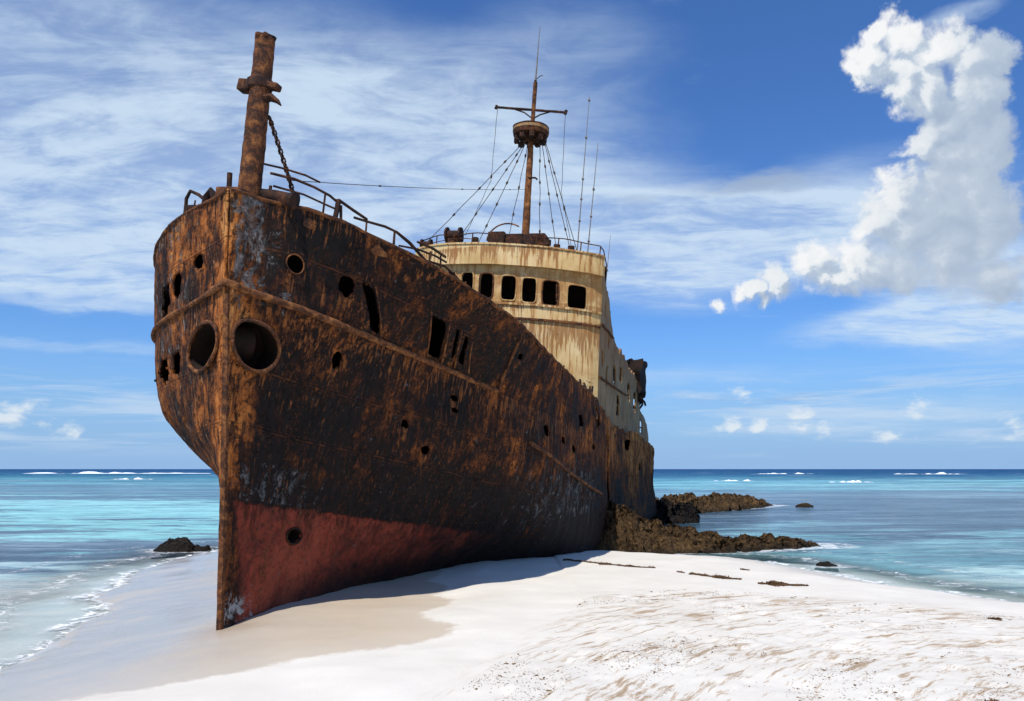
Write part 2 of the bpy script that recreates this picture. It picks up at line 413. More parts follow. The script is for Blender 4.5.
FT = {1: {n: pchip(*v) for n, v in T1.items()}, -1: {n: pchip(*v) for n, v in T2.items()}}
TT = {1: T1, -1: T2}
def surf(u, v, side):
    u = np.atleast_1d(np.asarray(u, float)); v = np.broadcast_to(np.asarray(v, float), u.shape)
    A = []
    for n in 'KBDMRG':
        a = TT[side][n][0][0]; s = a + (E0 - a) * u / E0
        z = {'K': -.8 + 0 * s, 'B': 0 * s, 'D': zD(s), 'M': zM(s), 'R': zR(s), 'G': zG(s)}[n]
        A.append(np.stack([FT[side][n](s), s, z]))
    A = np.array(A); idx = np.arange(len(u))
    i = np.clip(v.astype(int), 0, 4); f = v - i
    Pk = lambda k: A[np.clip(k, 0, 5), :, idx].T
    p1, p2 = Pk(i), Pk(i + 1)
    p0 = np.where(i > 0, Pk(i - 1), 2 * p1 - p2); p3 = np.where(i < 3, Pk(i + 2), 2 * p2 - p1)
    p0 = np.where(i == 4, 2 * p1 - p2, p0)
    r = .5 * ((2 * p1) + (-p0 + p2) * f + (2 * p0 - 5 * p1 + 4 * p2 - p3) * f * f + (-p0 + 3 * p1 - 3 * p2 + p3) * f ** 3)
    return np.stack([r[0] * side, r[1], r[2]], -1)
def hull_pt(u, v, side=1, off=0.0, up=0.0):
    """point on the plating, off = distance outwards, up = height added"""
    p = surf(u, v, side)[0]; a = surf(u + .02, v, side)[0] - p; v1 = min(v + .02, 4.999 if v >= 4 else 3.999)
    b = surf(u, v1, side)[0] - surf(u, v1 - .02, side)[0]
    n = np.cross(a, b) * side; n /= np.linalg.norm(n) + 1e-9
    return Vector(p + n * off + np.array([0, 0, up]))

SHIP = empty('shipwreck', (-3.60, 10.2, 0), (0, R(3), R(-14.5)))
tag(SHIP, 'rusting grounded steel shipwreck with cream wheelhouse, its red-bottomed bow on the beach', 'shipwreck')

HOLES = {1: [(.34, 3.51, .29, .235, 2, 0), (.67, 4.42, .09, .095, 2, .15), (1.34, 4.40, .12, .10, 2.2, .12),
             (1.84, 4.28, .11, .22, 6, .1, -.86), (3.30, 4.29, .19, .22, 8, .05, -1.15), (3.78, 4.33, .05, .18, 6, .1, -1.15), (4.06, 4.31, .07, .17, 6, .1, -1.15),
             (1.49, 3.65, .085, .09, 2.4, .15), (1.36, 1.74, .17, .07, 2, .1), (3.77, 2.92, .12, .055, 2, .2), (3.19, 3.17, .09, .05, 2, .3),
             (4.33, 3.68, .09, .04, 2, .3), (4.35, 3.53, .08, .035, 2, .3), (7.58, 3.72, .17, .10, 2, .2), (10.63, 4.25, .30, .14, 2.2, .3),
             (8.72, 3.69, .16, .07, 2, .2), (9.87, 3.62, .16, .07, 2, .2), (12.1, 3.83, .22, .07, 2, .2), (21.8, 3.65, .55, .13, 3, .2),
             (14.5, 3.55, .16, .95, 3, .35), (12.9, 4.5, .35, .22, 2.5, .4), (18.5, 4.3, .5, .2, 3, .3), (5.6, 4.62, .09, .05, 2, .2),
             (1.66, 4.9, .0001, .0001, 2, 0)],
         -1: [(.36, 3.5, .27, .235, 2, 0), (.52, 4.41, .075, .085, 2, .15), (.90, 4.29, .085, .14, 3, .2), (1.18, 4.22, .12, .17, 3, .25),
              (.92, 3.46, .09, .13, 3, .2), (1.26, 3.45, .12, .14, 3, .2), (1.75, 3.44, .14, .12, 3, .2)]}
us = np.concatenate([np.arange(0, 2.4, .02), np.arange(2.4, 6, .032), np.arange(6, 15.5, .06), np.linspace(15.5, 29.5, 110)])
vs = np.concatenate([np.linspace(0, 1.5, 26)[:-1], np.linspace(1.5, 4, 105)[:-1], np.linspace(4, 5, 46)])
V, Fc, Ua, La, n0 = [], [], [], [], 0; Rn = []
def top_edge(u):
    j = vnoise(np.stack([u * 1.7, 0 * u, 0 * u], -1), 5) * .6 + vnoise(np.stack([u * 5, 0 * u, 0 * u], -1), 6) * .4
    k = sstep(12.5, 15.5, u)
    return 5.0 - k * (.12 + .22 * np.abs(j)) - .05 * np.abs(j) * sstep(3, 8, u)
for side in (1, -1):
    P, F, Uu, Vv = sheet(lambda U, W: surf(U, W, side), us, vs, HOLES[side], keep=lambda cu, cv: cv < top_edge(cu) + .0)
    # outward normal by finite difference, then dents and swelling between frames
    a = surf(Uu + .02, Vv, side) - P; v1 = np.where(Vv >= 4, np.minimum(Vv, 4.97), np.minimum(Vv, 3.97))
    b = surf(Uu, v1 + .02, side) - surf(Uu, v1, side)
    nrm = np.cross(a, b) * side; nrm /= np.linalg.norm(nrm, axis=1)[:, None] + 1e-9
    d = .030 * fbm(P * .9, 3, 1) + .010 * fbm(P * 3.1, 3, 2) + .004 * fbm(P * 11, 2, 4)
    d -= .011 * np.cos(P[:, 1] * 2 * math.pi / .62) * sstep(1.0, 3.0, P[:, 1]) * sstep(3.2, 1.6, P[:, 2] * 0 + 2)
    d += .05 * fbm(P * .5, 2, 9) * sstep(13, 17, P[:, 1])
    kx = np.floor(Uu / 1.45) + 17 * np.searchsorted([2.72, 3.3, 4.5], Vv)
    d += .007 * (hash3(kx.astype(np.int64), kx.astype(np.int64) * 0, kx.astype(np.int64) * 0, 3) - .5) * (Vv > 2)
    rn_ = np.zeros(len(P))
    for h_ in HOLES[side]:
        c_ = surf(h_[0], h_[1] - h_[3], side)[0]; l_ = surf(h_[0] - h_[2], h_[1], side)[0]; w_ = max(abs(c_[1] - l_[1]), .06)
        dz_ = c_[2] - P[:, 2]
        rn_ = np.maximum(rn_, np.exp(-((P[:, 1] - c_[1]) / w_) ** 2) * sstep(-.12, 0, dz_) * np.exp(-np.maximum(dz_, 0) / .55))
    rn_ = np.maximum(rn_, .75 * sstep(3.35, 3.98, Vv) * (Vv < 4)); rn_ = np.maximum(rn_, .6 * sstep(4.6, 5.0, Vv))
    Rn.append(rn_)
    d *= sstep(0.0, .18, Uu)
    P = P + nrm * d[:, None]
    F = F if side == 1 else F[:, ::-1]
    V.append(P); Fc.append(F + n0); Ua.append(P[:, 1]); La.append(Vv); n0 += len(P)
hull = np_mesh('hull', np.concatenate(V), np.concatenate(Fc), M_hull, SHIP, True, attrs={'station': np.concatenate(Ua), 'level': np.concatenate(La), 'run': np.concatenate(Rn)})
sol = hull.modifiers.new('t', 'SOLIDIFY'); sol.thickness = .035; sol.offset = -1
# inside lining: decks and stern so that no daylight comes in
mb = MB()
uu = np.linspace(.05, 29.4, 70)
def deck(v, drop, u0=0, u1=99):
    q = [u for u in uu if u0 <= u <= u1]; vs_, fs_ = [], []
    for u in q:
        for side in (1, -1):
            p = hull_pt(u, v, side, -.05, -drop); vs_.append(p)
    for i in range(len(q) - 1): fs_.append((2 * i, 2 * i + 1, 2 * i + 3, 2 * i + 2))
    mb.add(vs_, fs_)
deck(4.9, .0, 0, 12.6); deck(4.55, .0, 12.0, 30)
for ub in (12.3,):
    q = [hull_pt(ub, v, s, -.04) for s, rng_ in ((1, (0, 1, 2, 3, 4, 4.9)), (-1, (4.9, 4, 3, 2, 1, 0))) for v in rng_]
    mb.add(q, [tuple(range(len(q)))])
q = [hull_pt(29.45, v, s, -.04) for s, rng_ in ((1, (0, 1, 2, 3, 4, 4.9)), (-1, (4.9, 4, 3, 2, 1, 0))) for v in rng_]
mb.add(q, [tuple(range(len(q)))])
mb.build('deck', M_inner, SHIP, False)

# stem bar down the cutwater
pts = [Vector((0.0, surf(0, v, 1)[0][1] - .012, surf(0, v, 1)[0][2])) for v in np.linspace(.2, 3.9, 60)]
mb = MB(); vs_, fs_ = [], []
for i, p in enumerate(pts):
    j = .006 * mn.noise(p * 6)
    for dx, dy in ((-.040, .05), (-.034, -.006), (.034, -.006), (.040, .05)): vs_.append(p + Vector((dx + j, dy + .8 * j, 0)))
for i in range(len(pts) - 1):
    for k in range(3): fs_.append((4 * i + k, 4 * i + k + 1, 4 * i + k + 5, 4 * i + k + 4))
mb.add(vs_, fs_).build('stem_bar', mat_rust('stem_rust', 0, .035, 9), SHIP)

# rubbing rail: half-round moulding at the knuckle, round the bow
def rail(path, r, name, mat, seed=0):
    return MB().tube(path, r, 10, .22, seed=seed).build(name, mat, SHIP)
port = [hull_pt(u, 4.0, 1, .012) for u in np.arange(.04, 5.40, .06)]
star = [hull_pt(u, 4.0, -1, .012) for u in list(np.arange(.06, .5, .03)) + list(np.arange(.5, 9, .15))]
rail(list(reversed(star)) + [Vector((0, -.60, 4.285))] + port, [.032] * (len(star) - 12) + [.032 + .015 * k / 12 for k in range(12)] + [.047] * (len(port) + 1), 'rubbing_rail', mat_rust('rail_rust', 0, .055, 8))
rail([hull_pt(5.38 - .16 * k / 12, 4.0 + .86 * k / 12, 1, .008) for k in range(13)], .03, 'side_strake', M_rust, 4)
rail([hull_pt(6.72 + (13.32 - 6.72) * k / 40, 3.43 - .64 * k / 40, 1, .03) for k in range(41)], .042, 'side_strake', M_rust, 7)
for (u0, v0, u1, v1, r) in ((1.76, 4.52, 2.16, 4.06, .014), (2.82, 4.54, 3.36, 4.06, .016), (3.28, 4.54, 3.82, 4.06, .022), (3.64, 4.54, 4.18, 4.06, .018), (4.00, 4.54, 4.54, 4.06, .016), (3.66, 4.54, 3.99, 4.54, .016)):
    rail([hull_pt(u0 + (u1 - u0) * k / 8, v0 + (v1 - v0) * k / 8, 1, .012) for k in range(9)], r, 'hull_frame', M_rust, u0)
# gunwale edge
for side, u1 in ((1, 13.2), (-1, 13)):
    MB().tube([hull_pt(u, 4.985, side, .0, .005 + .012 * math.sin(u * 9) * (u > 3)) for u in np.concatenate([np.arange(.0, 1.2, .04), np.arange(1.2, u1, .12)])], .026, 7, .5).build('gunwale_edge', M_rust, SHIP)
# hawse holes: thick rims and a short pipe going in
def hole_rim(u, v, ru, rv, side, r, depth, name='hawse_rim', mat=M_rust):
    M_black = M_inner
    ring = []; n = 40
    for k in range(n + 1):
        a = 2 * math.pi * k / n; ring.append(hull_pt(u + ru * math.cos(a), v + rv * math.sin(a), side, .01))
    o = MB().tube(ring, r, 8, .35, cap=False).build(name, mat, SHIP)
    if depth:
        c = sum(ring[:-1], Vector()) / n; nn = (hull_pt(u, v, side, .2) - hull_pt(u, v, side, 0)).normalized()
        m2 = MB(); vs_ = [p for p in ring[:-1]] + [p - nn * depth for p in ring[:-1]]
        m2.add(vs_, [(k, (k + 1) % n, n + (k + 1) % n, n + k) for k in range(n)])
        m2.add([p - nn * depth for p in ring[:-1]], [tuple(range(n))]); m2.build('hawse_pipe', M_black, o)
hole_rim(.34, 3.51, .29, .235, 1, .026, .5)
hole_rim(.36, 3.5, .27, .235, -1, .026, .5)
hole_rim(.67, 4.42, .09, .095, 1, .010, 0, 'scupper_rim')
hole_rim(1.36, 1.74, .17, .07, 1, .012, .2, 'scupper_rim', M_rustdark)
# loose orange doubling plates and rusted-through pads near the rail
for (u, v, ru, rv) in ((.76, 4.85, .05, .05), (1.68, 4.87, .11, .05)):
    m2 = MB(); n = 18; ring = []
    for k in range(n):
        a = 2 * math.pi * k / n; e = 1 + .18 * math.sin(3 * a + u * 5); ring.append(hull_pt(u + ru * e * math.cos(a), v + rv * e * math.sin(a), 1, .016))
    ring2 = [p + (hull_pt(u, v, 1, -.03) - hull_pt(u, v, 1, 0)) for p in ring]
    m2.add(ring + ring2, [tuple(range(n))] + [(k, (k + 1) % n, n + (k + 1) % n, n + k) for k in range(n)])
    m2.build('doubler_plate', M_rust, SHIP, False)
# ------------------------------------------------------------------ superstructure (in the ship's own frame)
def zroof(x): return 8.2 - .06 * x
plan = pchip([-3.05, -2.4, -1.5, -.4, .8, 1.8, 2.35, 2.6], [13.15, 12.62, 12.25, 12.08, 12.18, 12.5, 12.8, 13.05])
def front(off=0.0):
    def fn(U, W):
        y = plan(U); dy = (plan(U + .02) - plan(U - .02)) / .04; l = np.sqrt(1 + dy * dy)
        top = zroof(U)
        z = 3.6 + (top - 3.6) * W
        z0 = 3.6 + (8.2 - 3.6) * W
        rough = .012 * fbm(np.stack([U * 1.1, z * 1.1, 0 * U], -1), 3, 3)
        return np.stack([U + dy / l * (off + rough), y - (off + rough) / l, z], -1)
    return fn
def wv(z): return (z - 3.6) / (8.2 - 3.6)
BR = empty('wheelhouse'); BR.parent = SHIP
wins = [(-2.25, .20), (-1.68, .20), (-1.12, .20), (-.53, .21), (.12, .22), (.70, .21), (1.28, .22), (1.98, .26)]
zc = lambda x: 7.04 - .05 * x
holes = [(x, wv(zc(x)), w, wv(3.6 + .36) if i < 7 else wv(3.6 + .36), 5, 0) for i, (x, w) in enumerate(wins)]
P, F, _, _ = sheet(front(), np.linspace(-3.05, 2.6, 260), np.linspace(0, 1, 210), holes)
w = np_mesh('front_wall', P, F, M_cream, BR); s_ = w.modifiers.new('t', 'SOLIDIFY'); s_.thickness = .09; s_.offset = -1
ff = lambda x, z, off=0: Vector(front(off)(np.array([x]), np.array([wv(z)]))[0])
for i, (x, wd) in enumerate(wins):
    ring = []
    for k in range(33):
        a = 2 * math.pi * k / 32; ca, sa = math.cos(a), math.sin(a)
        ring.append(ff(x + wd * math.copysign(abs(ca) ** .4, ca), zc(x) + .36 * math.copysign(abs(sa) ** .4, sa), .012))
    MB().tube(ring, .022, 6, .3, cap=False).build('window_frame', M_cream if i % 3 else M_rust, BR)
# a strut of broken sash left in two of the windows
MB().tube([ff(-1.28, 6.75, -.02), ff(-1.24, 7.05, -.02), ff(-1.17, 7.18, -.02)], .03, 6, .4).build('sash_remnant', M_rust, BR)
MB().tube([ff(1.46, 6.74, -.02), ff(1.44, 7.3, -.02)], .022, 6, .4).build('sash_remnant', M_rust, BR)
# fascia, roof lip, sill ledge and lower ledge as curved strips
def strip(name, z0, z1, o0, o1, mat, x0=-3.05, x1=2.6, ret=0.0):
    xs = np.linspace(x0, x1, 90); vs_, fs_ = [], []
    for x in xs:
        k = wv(z0), wv(z1)
        for o, kk in ((o0, k[0]), (o1, k[0]), (o1, k[1]), (o0, k[1])):
            p = Vector(front(o)(np.array([x]), np.array([kk]))[0]); j = .006 * mn.noise(p * 4); vs_.append(p + Vector((0, j, j)))
    for i in range(len(xs) - 1):
        for a in range(4):
            b = (a + 1) % 4; fs_.append((4 * i + a, 4 * i + b, 4 * i + 4 + b, 4 * i + 4 + a))
    fs_ += [(0, 1, 2, 3), tuple(4 * (len(xs) - 1) + k for k in (3, 2, 1, 0))]
    m = MB(); m.add(vs_, fs_); return m.build(name, mat, BR)
strip('roof_fascia', 7.66, 8.22, .02, .17, M_cream)
strip('roof_lip', 8.222, 8.27, -.05, .20, M_cream)
strip('window_sill', 6.56, 6.62, .003, .05, M_cream)
strip('ledge', 6.15, 6.21, .003, .055, M_rust)
# roof sheet
vs_ = []; xs = np.linspace(-3.05, 2.6, 40)
for x in xs: vs_.append(tuple(front(0)(np.array([x]), np.array([.985]))[0]))
for x in xs[::-1]: vs_.append((x, 14.3, zroof(x) - .03))
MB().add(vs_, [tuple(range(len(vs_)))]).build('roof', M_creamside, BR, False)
# port and starboard side walls with the broken stepped profile; openings rusted and square
prof = pchip([13.05, 13.35, 13.7, 14.2, 14.9, 15.5, 16, 18.5, 19, 22.7, 23.3, 25, 27.2, 28.2], [8.02, 7.9, 7.55, 7.42, 7.15, 6.6, 6.32, 6.12, 6.0, 5.65, 4.9, 4.5, 4.05, 3.3])
def sidewall(side):
    def fn(U, W):
        t = (2.6 + .12 * sstep(14, 22, U) if side == 1 else -3.05 + .3 * sstep(14, 22, U)) + 0 * U
        z = 3.2 + (prof(U) - 3.2) * W
        r = .02 * fbm(np.stack([U * .9, z * .9, 0 * U], -1), 3, 8)
        return np.stack([t + r, U, z], -1)
    return fn
def hz(s, z): return (z - 3.2) / (float(prof(np.array([s]))[0]) - 3.2)
SH = [(13.75, hz(13.75, 5.3), .16, .055, 4, .15), (14.8, hz(14.8, 6.0), .2, .06, 4, .15), (14.6, hz(14.6, 4.9), .2, .07, 4, .15), (16.3, hz(16.3, 5.1), .3, .1, 4, .15),
      (17.8, hz(17.8, 5.3), .3, .09, 4, .15), (17.2, hz(17.2, 4.2), .35, .12, 4, .2), (19.8, hz(19.8, 4.9), .4, .12, 4, .15), (21.6, hz(21.6, 4.7), .4, .14, 4, .15), (24.6, hz(24.6, 3.9), .5, .2, 4, .2), (13.9, hz(13.9, 6.8), .13, .05, 4, .1)]
for side in (1, -1):
    P, F, _, _ = sheet(sidewall(side), np.linspace(13.05, 28.2, 330), np.linspace(0, 1, 90), SH if side == 1 else [],
                       keep=(lambda cu, cv: cv < 1 - .05 * (1 + vnoise(np.stack([cu * 3, 0 * cu, 0 * cu], -1), 12)) * sstep(13.5, 15, cu)))
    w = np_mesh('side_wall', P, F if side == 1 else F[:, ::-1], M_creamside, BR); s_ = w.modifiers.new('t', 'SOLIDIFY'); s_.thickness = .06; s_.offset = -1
# ledges along the port side
for (z, s0, s1) in ((6.2, 13.05, 15.6), (4.7, 13.1, 19)):
    MB().tube([Vector((sidewall(1)(np.array([s]), np.array([hz(s, z)]))[0])) + Vector((.03, 0, 0)) for s in np.linspace(s0, s1, 24)], .035, 6, .4).build('ledge', M_rust, BR)
# interior floors and bulkheads
mb = MB()
mb.add([(-3.0, 12.9, 6.3), (-1.5, 12.35, 6.3), (.8, 12.3, 6.3), (2.5, 13.1, 6.3), (2.5, 15.3, 6.3), (-3.0, 15.3, 6.3)], [(0, 1, 2, 3, 4, 5)])
for (s0, s1, z) in ((14.2, 15.4, 7.0), (15.3, 22.6, 5.55), (22.6, 27.5, 3.95)): mb.add([(-2.95, s0, z), (2.55, s0, z), (2.55, s1, z), (-2.95, s1, z)], [(0, 1, 2, 3)])
for (s0, za, zb) in ((15.4, 3.4, 7.0), (22.65, 3.4, 5.5)): mb.add([(-2.95, s0, za), (2.55, s0, za), (2.55, s0, zb), (-2.95, s0, zb)], [(0, 1, 2, 3)])
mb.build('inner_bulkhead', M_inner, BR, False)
# rear wall of the wheelhouse, rusted through in one place (daylight shows in the last window)
P, F, _, _ = sheet(lambda U, W: np.stack([U, 14.25 + 0 * U, 6.3 + 1.85 * W], -1), np.linspace(-3.0, 2.55, 90), np.linspace(0, 1, 50), [(2.2, .44, .085, .10, 5, .1)])
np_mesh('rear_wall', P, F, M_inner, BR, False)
# roof gear: rails, drums, box
def rtop(x, y=None, up=0): return Vector((x, float(plan(np.array([x]))[0]) + .12 if y is None else y, zroof(x) + .07 + up))
mb = MB(); xs = np.linspace(-3.0, 2.5, 30)
mb.tube([rtop(x, None, .34 + .02 * math.sin(x * 5)) for x in xs], .016, 6, .3)
mb.tube([rtop(2.5, None, .34), rtop(2.56, 13.4, .3), rtop(2.6, 13.9, -.05)], .018, 6, .3)
mb.tube([rtop(x, None, .18 + .03 * math.sin(x * 3)) for x in np.linspace(-3.0, -.9, 12)], .012, 6, .3)
for x in (-3.0, -2.35, -1.7, -1.1, -.45, .2, .8, 1.4, 2.0, 2.5): mb.tube([rtop(x), rtop(x + .02, None, .34)], .018, 6, .3)
mb.build('roof_railing', mat_rust('railing_rust', .02, 0, 10), BR)
def drum(x, y, r, l, z, mat, name='winch_drum'):
    Mx = Matrix.Rotation(R(90), 3, 'Y') @ Matrix.Identity(3)
    m = MB(); m.lathe([(r, -l / 2), (r, -l / 2 + .05), (r * .6, -l / 2 + .06), (r * .6, l / 2 - .06), (r, l / 2 - .05), (r, l / 2)], (x, y, z), 18, Mx, rough=.12)
    m.box((x, y, z - r * .8), (l * .8, .2, r * .9)); return m.build(name, mat, BR)
drum(-1.75, 12.55, .24, .46, 8.72, M_rustdark)
drum(-2.75, 12.95, .15, .34, 8.58, M_rustdark)
mb = MB(); mb.box((.18, 12.9, 8.50), (1.6, .6, .5)); mb.box((-.45, 12.7, 8.60), (.5, .4, .40)); mb.box((.80, 12.8, 8.50), (.45, .4, .4))
mb.build('mast_step', M_rustdark, BR, bevel=.03)
arc = [Vector((-.15 + .6 * math.cos(a), 12.6, 8.5 + .55 * math.sin(a))) for a in np.linspace(R(55), R(175), 12)]
MB().tube(arc, .022, 6, .3).build('bent_pipe', M_rust, BR)
for x, y, h in ((-1.1, 12.6, .36), (1.05, 12.7, .4), (1.3, 12.8, .3), (1.7, 12.9, .3)):
    MB().lathe([(.05, 0), (.05, h * .6), (.10, h * .62), (.10, h)], (x, y, zroof(x) + .02), 12).build('roof_vent', M_rustdark, BR)
# wreckage at the port bridge corner on the gunwale
mb = MB()
for k in range(9):
    a = Vector((2.55 + rng.uniform(-.1, .1), 11.6 + rng.uniform(-.6, .6), 4.05)); mb.tube([a, a + Vector((rng.uniform(-.2, .2), rng.uniform(-.3, .3), rng.uniform(.1, .4)))], .03, 5, .5)
mb.box((2.5, 11.4, 4.15), (.25, .35, .12), Matrix.Rotation(.4, 3, 'Y'))
mb.build('torn_bulwark', M_rustdark, SHIP)
# battered boat platform hanging outboard aft
def crumple_box(c, size, mat, name, parent, seed, amp=.12, sub=9):
    vs_, fs_, ix = [], [], {}
    c = Vector(c)
    def vid(p):
        k = tuple(round(q, 5) for q in p)
        if k not in ix:
            q = Vector(p); d = Vector((mn.noise(q * 2.3 + Vector((seed, 0, 0))), mn.noise(q * 2.3 + Vector((0, seed, 5))), mn.noise(q * 2.3 + Vector((3, 1, seed))))) * amp
            ix[k] = len(vs_); vs_.append(c + Vector((q.x * size[0], q.y * size[1], q.z * size[2])) + d)
        return ix[k]
    g = np.linspace(-.5, .5, sub)
    for ax in range(3):
        for sg in (-.5, .5):
            for i in range(sub - 1):
                for j in range(sub - 1):
                    q = []
                    for (a, b) in ((i, j), (i + 1, j), (i + 1, j + 1), (i, j + 1)):
                        p = [0, 0, 0]; p[ax] = sg; p[(ax + 1) % 3] = g[a]; p[(ax + 2) % 3] = g[b]; q.append(vid(p))
                    fs_.append(q if sg > 0 else q[::-1])
    return MB().add(vs_, fs_).build(name, mat, parent)
crumple_box((2.42, 23.4, 5.75), (.95, 2.4, 1.35), M_inner, 'boat_platform', SHIP, 3, .22)
mb = MB()
for s in (22.7, 23.6, 24.5): mb.tube([(2.4, s, 4.3), (2.75, s, 4.8), (2.7, s, 5.4)], .05, 6, .3)
mb.tube([(2.85, 22.6, 4.95), (2.9, 23.6, 4.85), (2.85, 24.7, 4.8)], .045, 6, .4)
mb.build('davit_arm', M_rustdark, SHIP)

# ------------------------------------------------------------------ main mast and rigging
MM = empty('main_mast'); MM.parent = SHIP
MB().tube(dense((.17, 13.5, 8.2), (.20, 13.5, 12.0), .15), [.125 - .04 * k / 25 for k in range(len(dense((.17, 13.5, 8.2), (.20, 13.5, 12.0), .15)))], 14, .12).build('mast_pole', M_rustorange, MM)
MB().tube(dense((.22, 13.5, 12.3), (.25, 13.5, 13.8), .15), .065, 10, .15).build('topmast', M_rust, MM)
MB().lathe([(.055, 0), (.055, .35), (.04, .36), (.04, .42)], (.25, 13.5, 13.45), 10).build('mast_cap', M_rustdark, MM)
MB().tube([(.25, 13.5, 13.8), (.27, 13.5, 14.4), (.29, 13.5, 15.1), (.31, 13.5, 15.65)], [.032, .022, .014, .008], 6).build('aerial', M_whip, MM)
MB().tube([(.27, 13.5, 13.9), (.42, 13.45, 13.98), (.5, 13.4, 13.94)], .014, 5).build('bracket', M_wire, MM)
NEST = empty('crow_nest'); NEST.parent = SHIP
MB().lathe([(.45, 0), (.52, .02), (.54, .08), (.545, .25), (.57, .28), (.50, .285), (.49, .08), (.2, .05)], (.18, 13.5, 12.04), 30, rough=.05).build('basket', mat_rust('nest_rust', .0, .0, 7), NEST)
MB().lathe([(.545, .14), (.56, .15), (.56, .23), (.545, .24)], (.18, 13.5, 12.04), 30, close=True, rough=.03).build('band', M_creamside, NEST)
mb = MB()
for k in range(10):
    a = 2 * math.pi * k / 10; p = Vector((.18 + .43 * math.cos(a), 13.5 + .43 * math.sin(a), 12.05)); mb.tube([p, Vector((.18, 13.5, 11.75)).lerp(p, .35)], .035, 6, .4)
    mb.box(p + Vector((0, 0, -.08 - .05 * rng.random())), (.14, .14, .16), Matrix.Rotation(a, 3, 'Z'))
mb.build('bracing', M_rustdark, NEST)
mb = MB(); mb.tube(dense((-.94, 13.5, 13.07), (1.25, 13.5, 12.76), .2), .04, 7, .2); mb.tube([(-.98, 13.5, 13.02), (-.94, 13.5, 13.13)], .05, 6); mb.tube([(1.22, 13.5, 12.7), (1.26, 13.5, 12.83)], .05, 6)
mb.build('yard', M_rustdark, MM)
MB().tube([(-.35, 13.5, 12.96), (-.05, 13.5, 12.84), (.22, 13.5, 12.62)], .022, 6).build('yard_brace', M_rustdark, MM)
MB().tube([(.75, 13.5, 12.81), (.45, 13.5, 12.74), (.22, 13.5, 12.62)], .022, 6).build('yard_brace', M_rustdark, MM)
mb = MB(); mb.tube([(.2, 13.42, 10.72), (.42, 13.4, 10.70), (.48, 13.4, 10.64)], .03, 6, .3)
mb.build('cleat', M_rustdark, MM)
# shrouds and stays with their insulators
def wire(a, b, r=.012, sag=.06, beads=(), name='stay', parent=SHIP, bead=.035, mat=None):
    a = Vector(a); b = Vector(b); L = (b - a).length; n = max(6, int(L / .5)); pts = []
    for k in range(n + 1):
        t = k / n; p = a.lerp(b, t); p.z -= sag * 4 * t * (1 - t) * L / 5; p.x += .012 * math.sin(t * 21 + L); pts.append(p)
    mb = MB(); mb.tube(pts, r, 5)
    for t in beads:
        p = a.lerp(b, t); p.z -= sag * 4 * t * (1 - t) * L / 5; d = (b - a).normalized() * .06; mb.tube([p - d, p, p + d], [bead * .5, bead, bead * .5], 6)
    return mb.build(name, mat or M_wire, parent)
top = (.18, 13.5, 11.85)
for (x, y, z, e, bd) in ((-2.95, 13.2, 8.6, .0, (.2, .45, .7)), (-1.75, 13.0, 8.75, .03, (.15, .3, .5, .75)), (-1.22, 13.1, 8.5, .05, (.2, .4, .6, .8)), (-.28, 13.1, 8.5, .1, (.15, .45, .7)),
                       (.68, 13.3, 8.5, .3, (.2, .4, .6, .85)), (1.18, 13.3, 8.45, .35, (.25, .5, .75)), (1.62, 13.3, 8.35, .42, (.2, .5, .8)), (1.80, 13.4, 8.35, .45, (.3, .6))):
    wire((top[0] + (e - .15 if e < .2 else e), 13.5, top[2] + .1), (x, y, z), .011, .02, bd, 'shroud')
wire((-.92, 13.5, 13.0), (-1.0, 13.5, 10.72), .008, 0, (.95,), 'halyard'); wire((-1.0, 13.5, 10.72), (-1.62, 13.2, 8.9), .008, 0, (), 'halyard')
wire((1.23, 13.5, 12.72), (1.22, 13.5, 10.2), .008, 0, (), 'halyard'); wire((1.22, 13.5, 10.2), (1.6, 13.4, 8.6), .008, 0, (.3,), 'halyard')
wire((.25, .2, 5.86), (.15, 13.4, 10.35), .006, .02, (.22, .55, .86), 'forestay', bead=.018)
def whip(a, b, beads, r=.02):
    a = Vector(a); b = Vector(b); m = MB(); m.tube([a, a.lerp(b, .35), a.lerp(b, .7), b], [r, r * .8, r * .6, r * .4], 6)
    for t in beads: p = a.lerp(b, t); m.tube([p + Vector((0, 0, -.05)), p, p + Vector((0, 0, .05))], [.02, .045, .02], 6)
    return m.build('whip_aerial', M_whip, SHIP)
whip((1.66, 14.0, 8.2), (1.86, 14.0, 13.45), (.25, .38, .5, .75, .98)); whip((1.97, 14.0, 8.1), (2.18, 14.0, 11.95), (.2, .4, .62))
whip((2.56, 14.0, 7.4), (2.66, 14.0, 9.05), (), .014)

# ------------------------------------------------------------------ foremast and forecastle gear
FM = empty('foremast'); FM.parent = SHIP
pp = dense((-.04, -.22, 5.25), (.03, -.30, 7.64), .06)
rr = [.150 - .022 * k / len(pp) + .005 * mn.noise(Vector((k * .7, 3, 1))) for k in range(len(pp))]
MB().tube(pp, rr, 26, .07).build('mast_stump', mat_rust('mast_rust', .0, .018, 8), FM)
mb = MB(); mb.lathe([(.128, 0), (.135, .01), (.132, .05), (.06, .035)], (.03, -.30, 7.61), 18, rough=.3); mb.build('mast_top', M_rustdark, FM)
mb = MB(); mb.lathe([(.148, 0), (.166, .02), (.166, .13), (.148, .15)], (0, -.27, 6.92), 20, close=True, rough=.15); mb.build('collar', M_rustdark, FM)
M_lug = mat_rust('lug_rust', .02, 0, 9)
mb = MB(); mb.box((-.21, -.27, 7.0), (.17, .17, .16), Matrix.Rotation(.15, 3, 'Y')); mb.build('lug', M_lug, FM, bevel=.02)
mb = MB(); mb.box((.19, -.27, 6.97), (.20, .14, .09), Matrix.Rotation(.25, 3, 'Y')); mb.build('lug', M_lug, FM, bevel=.02)
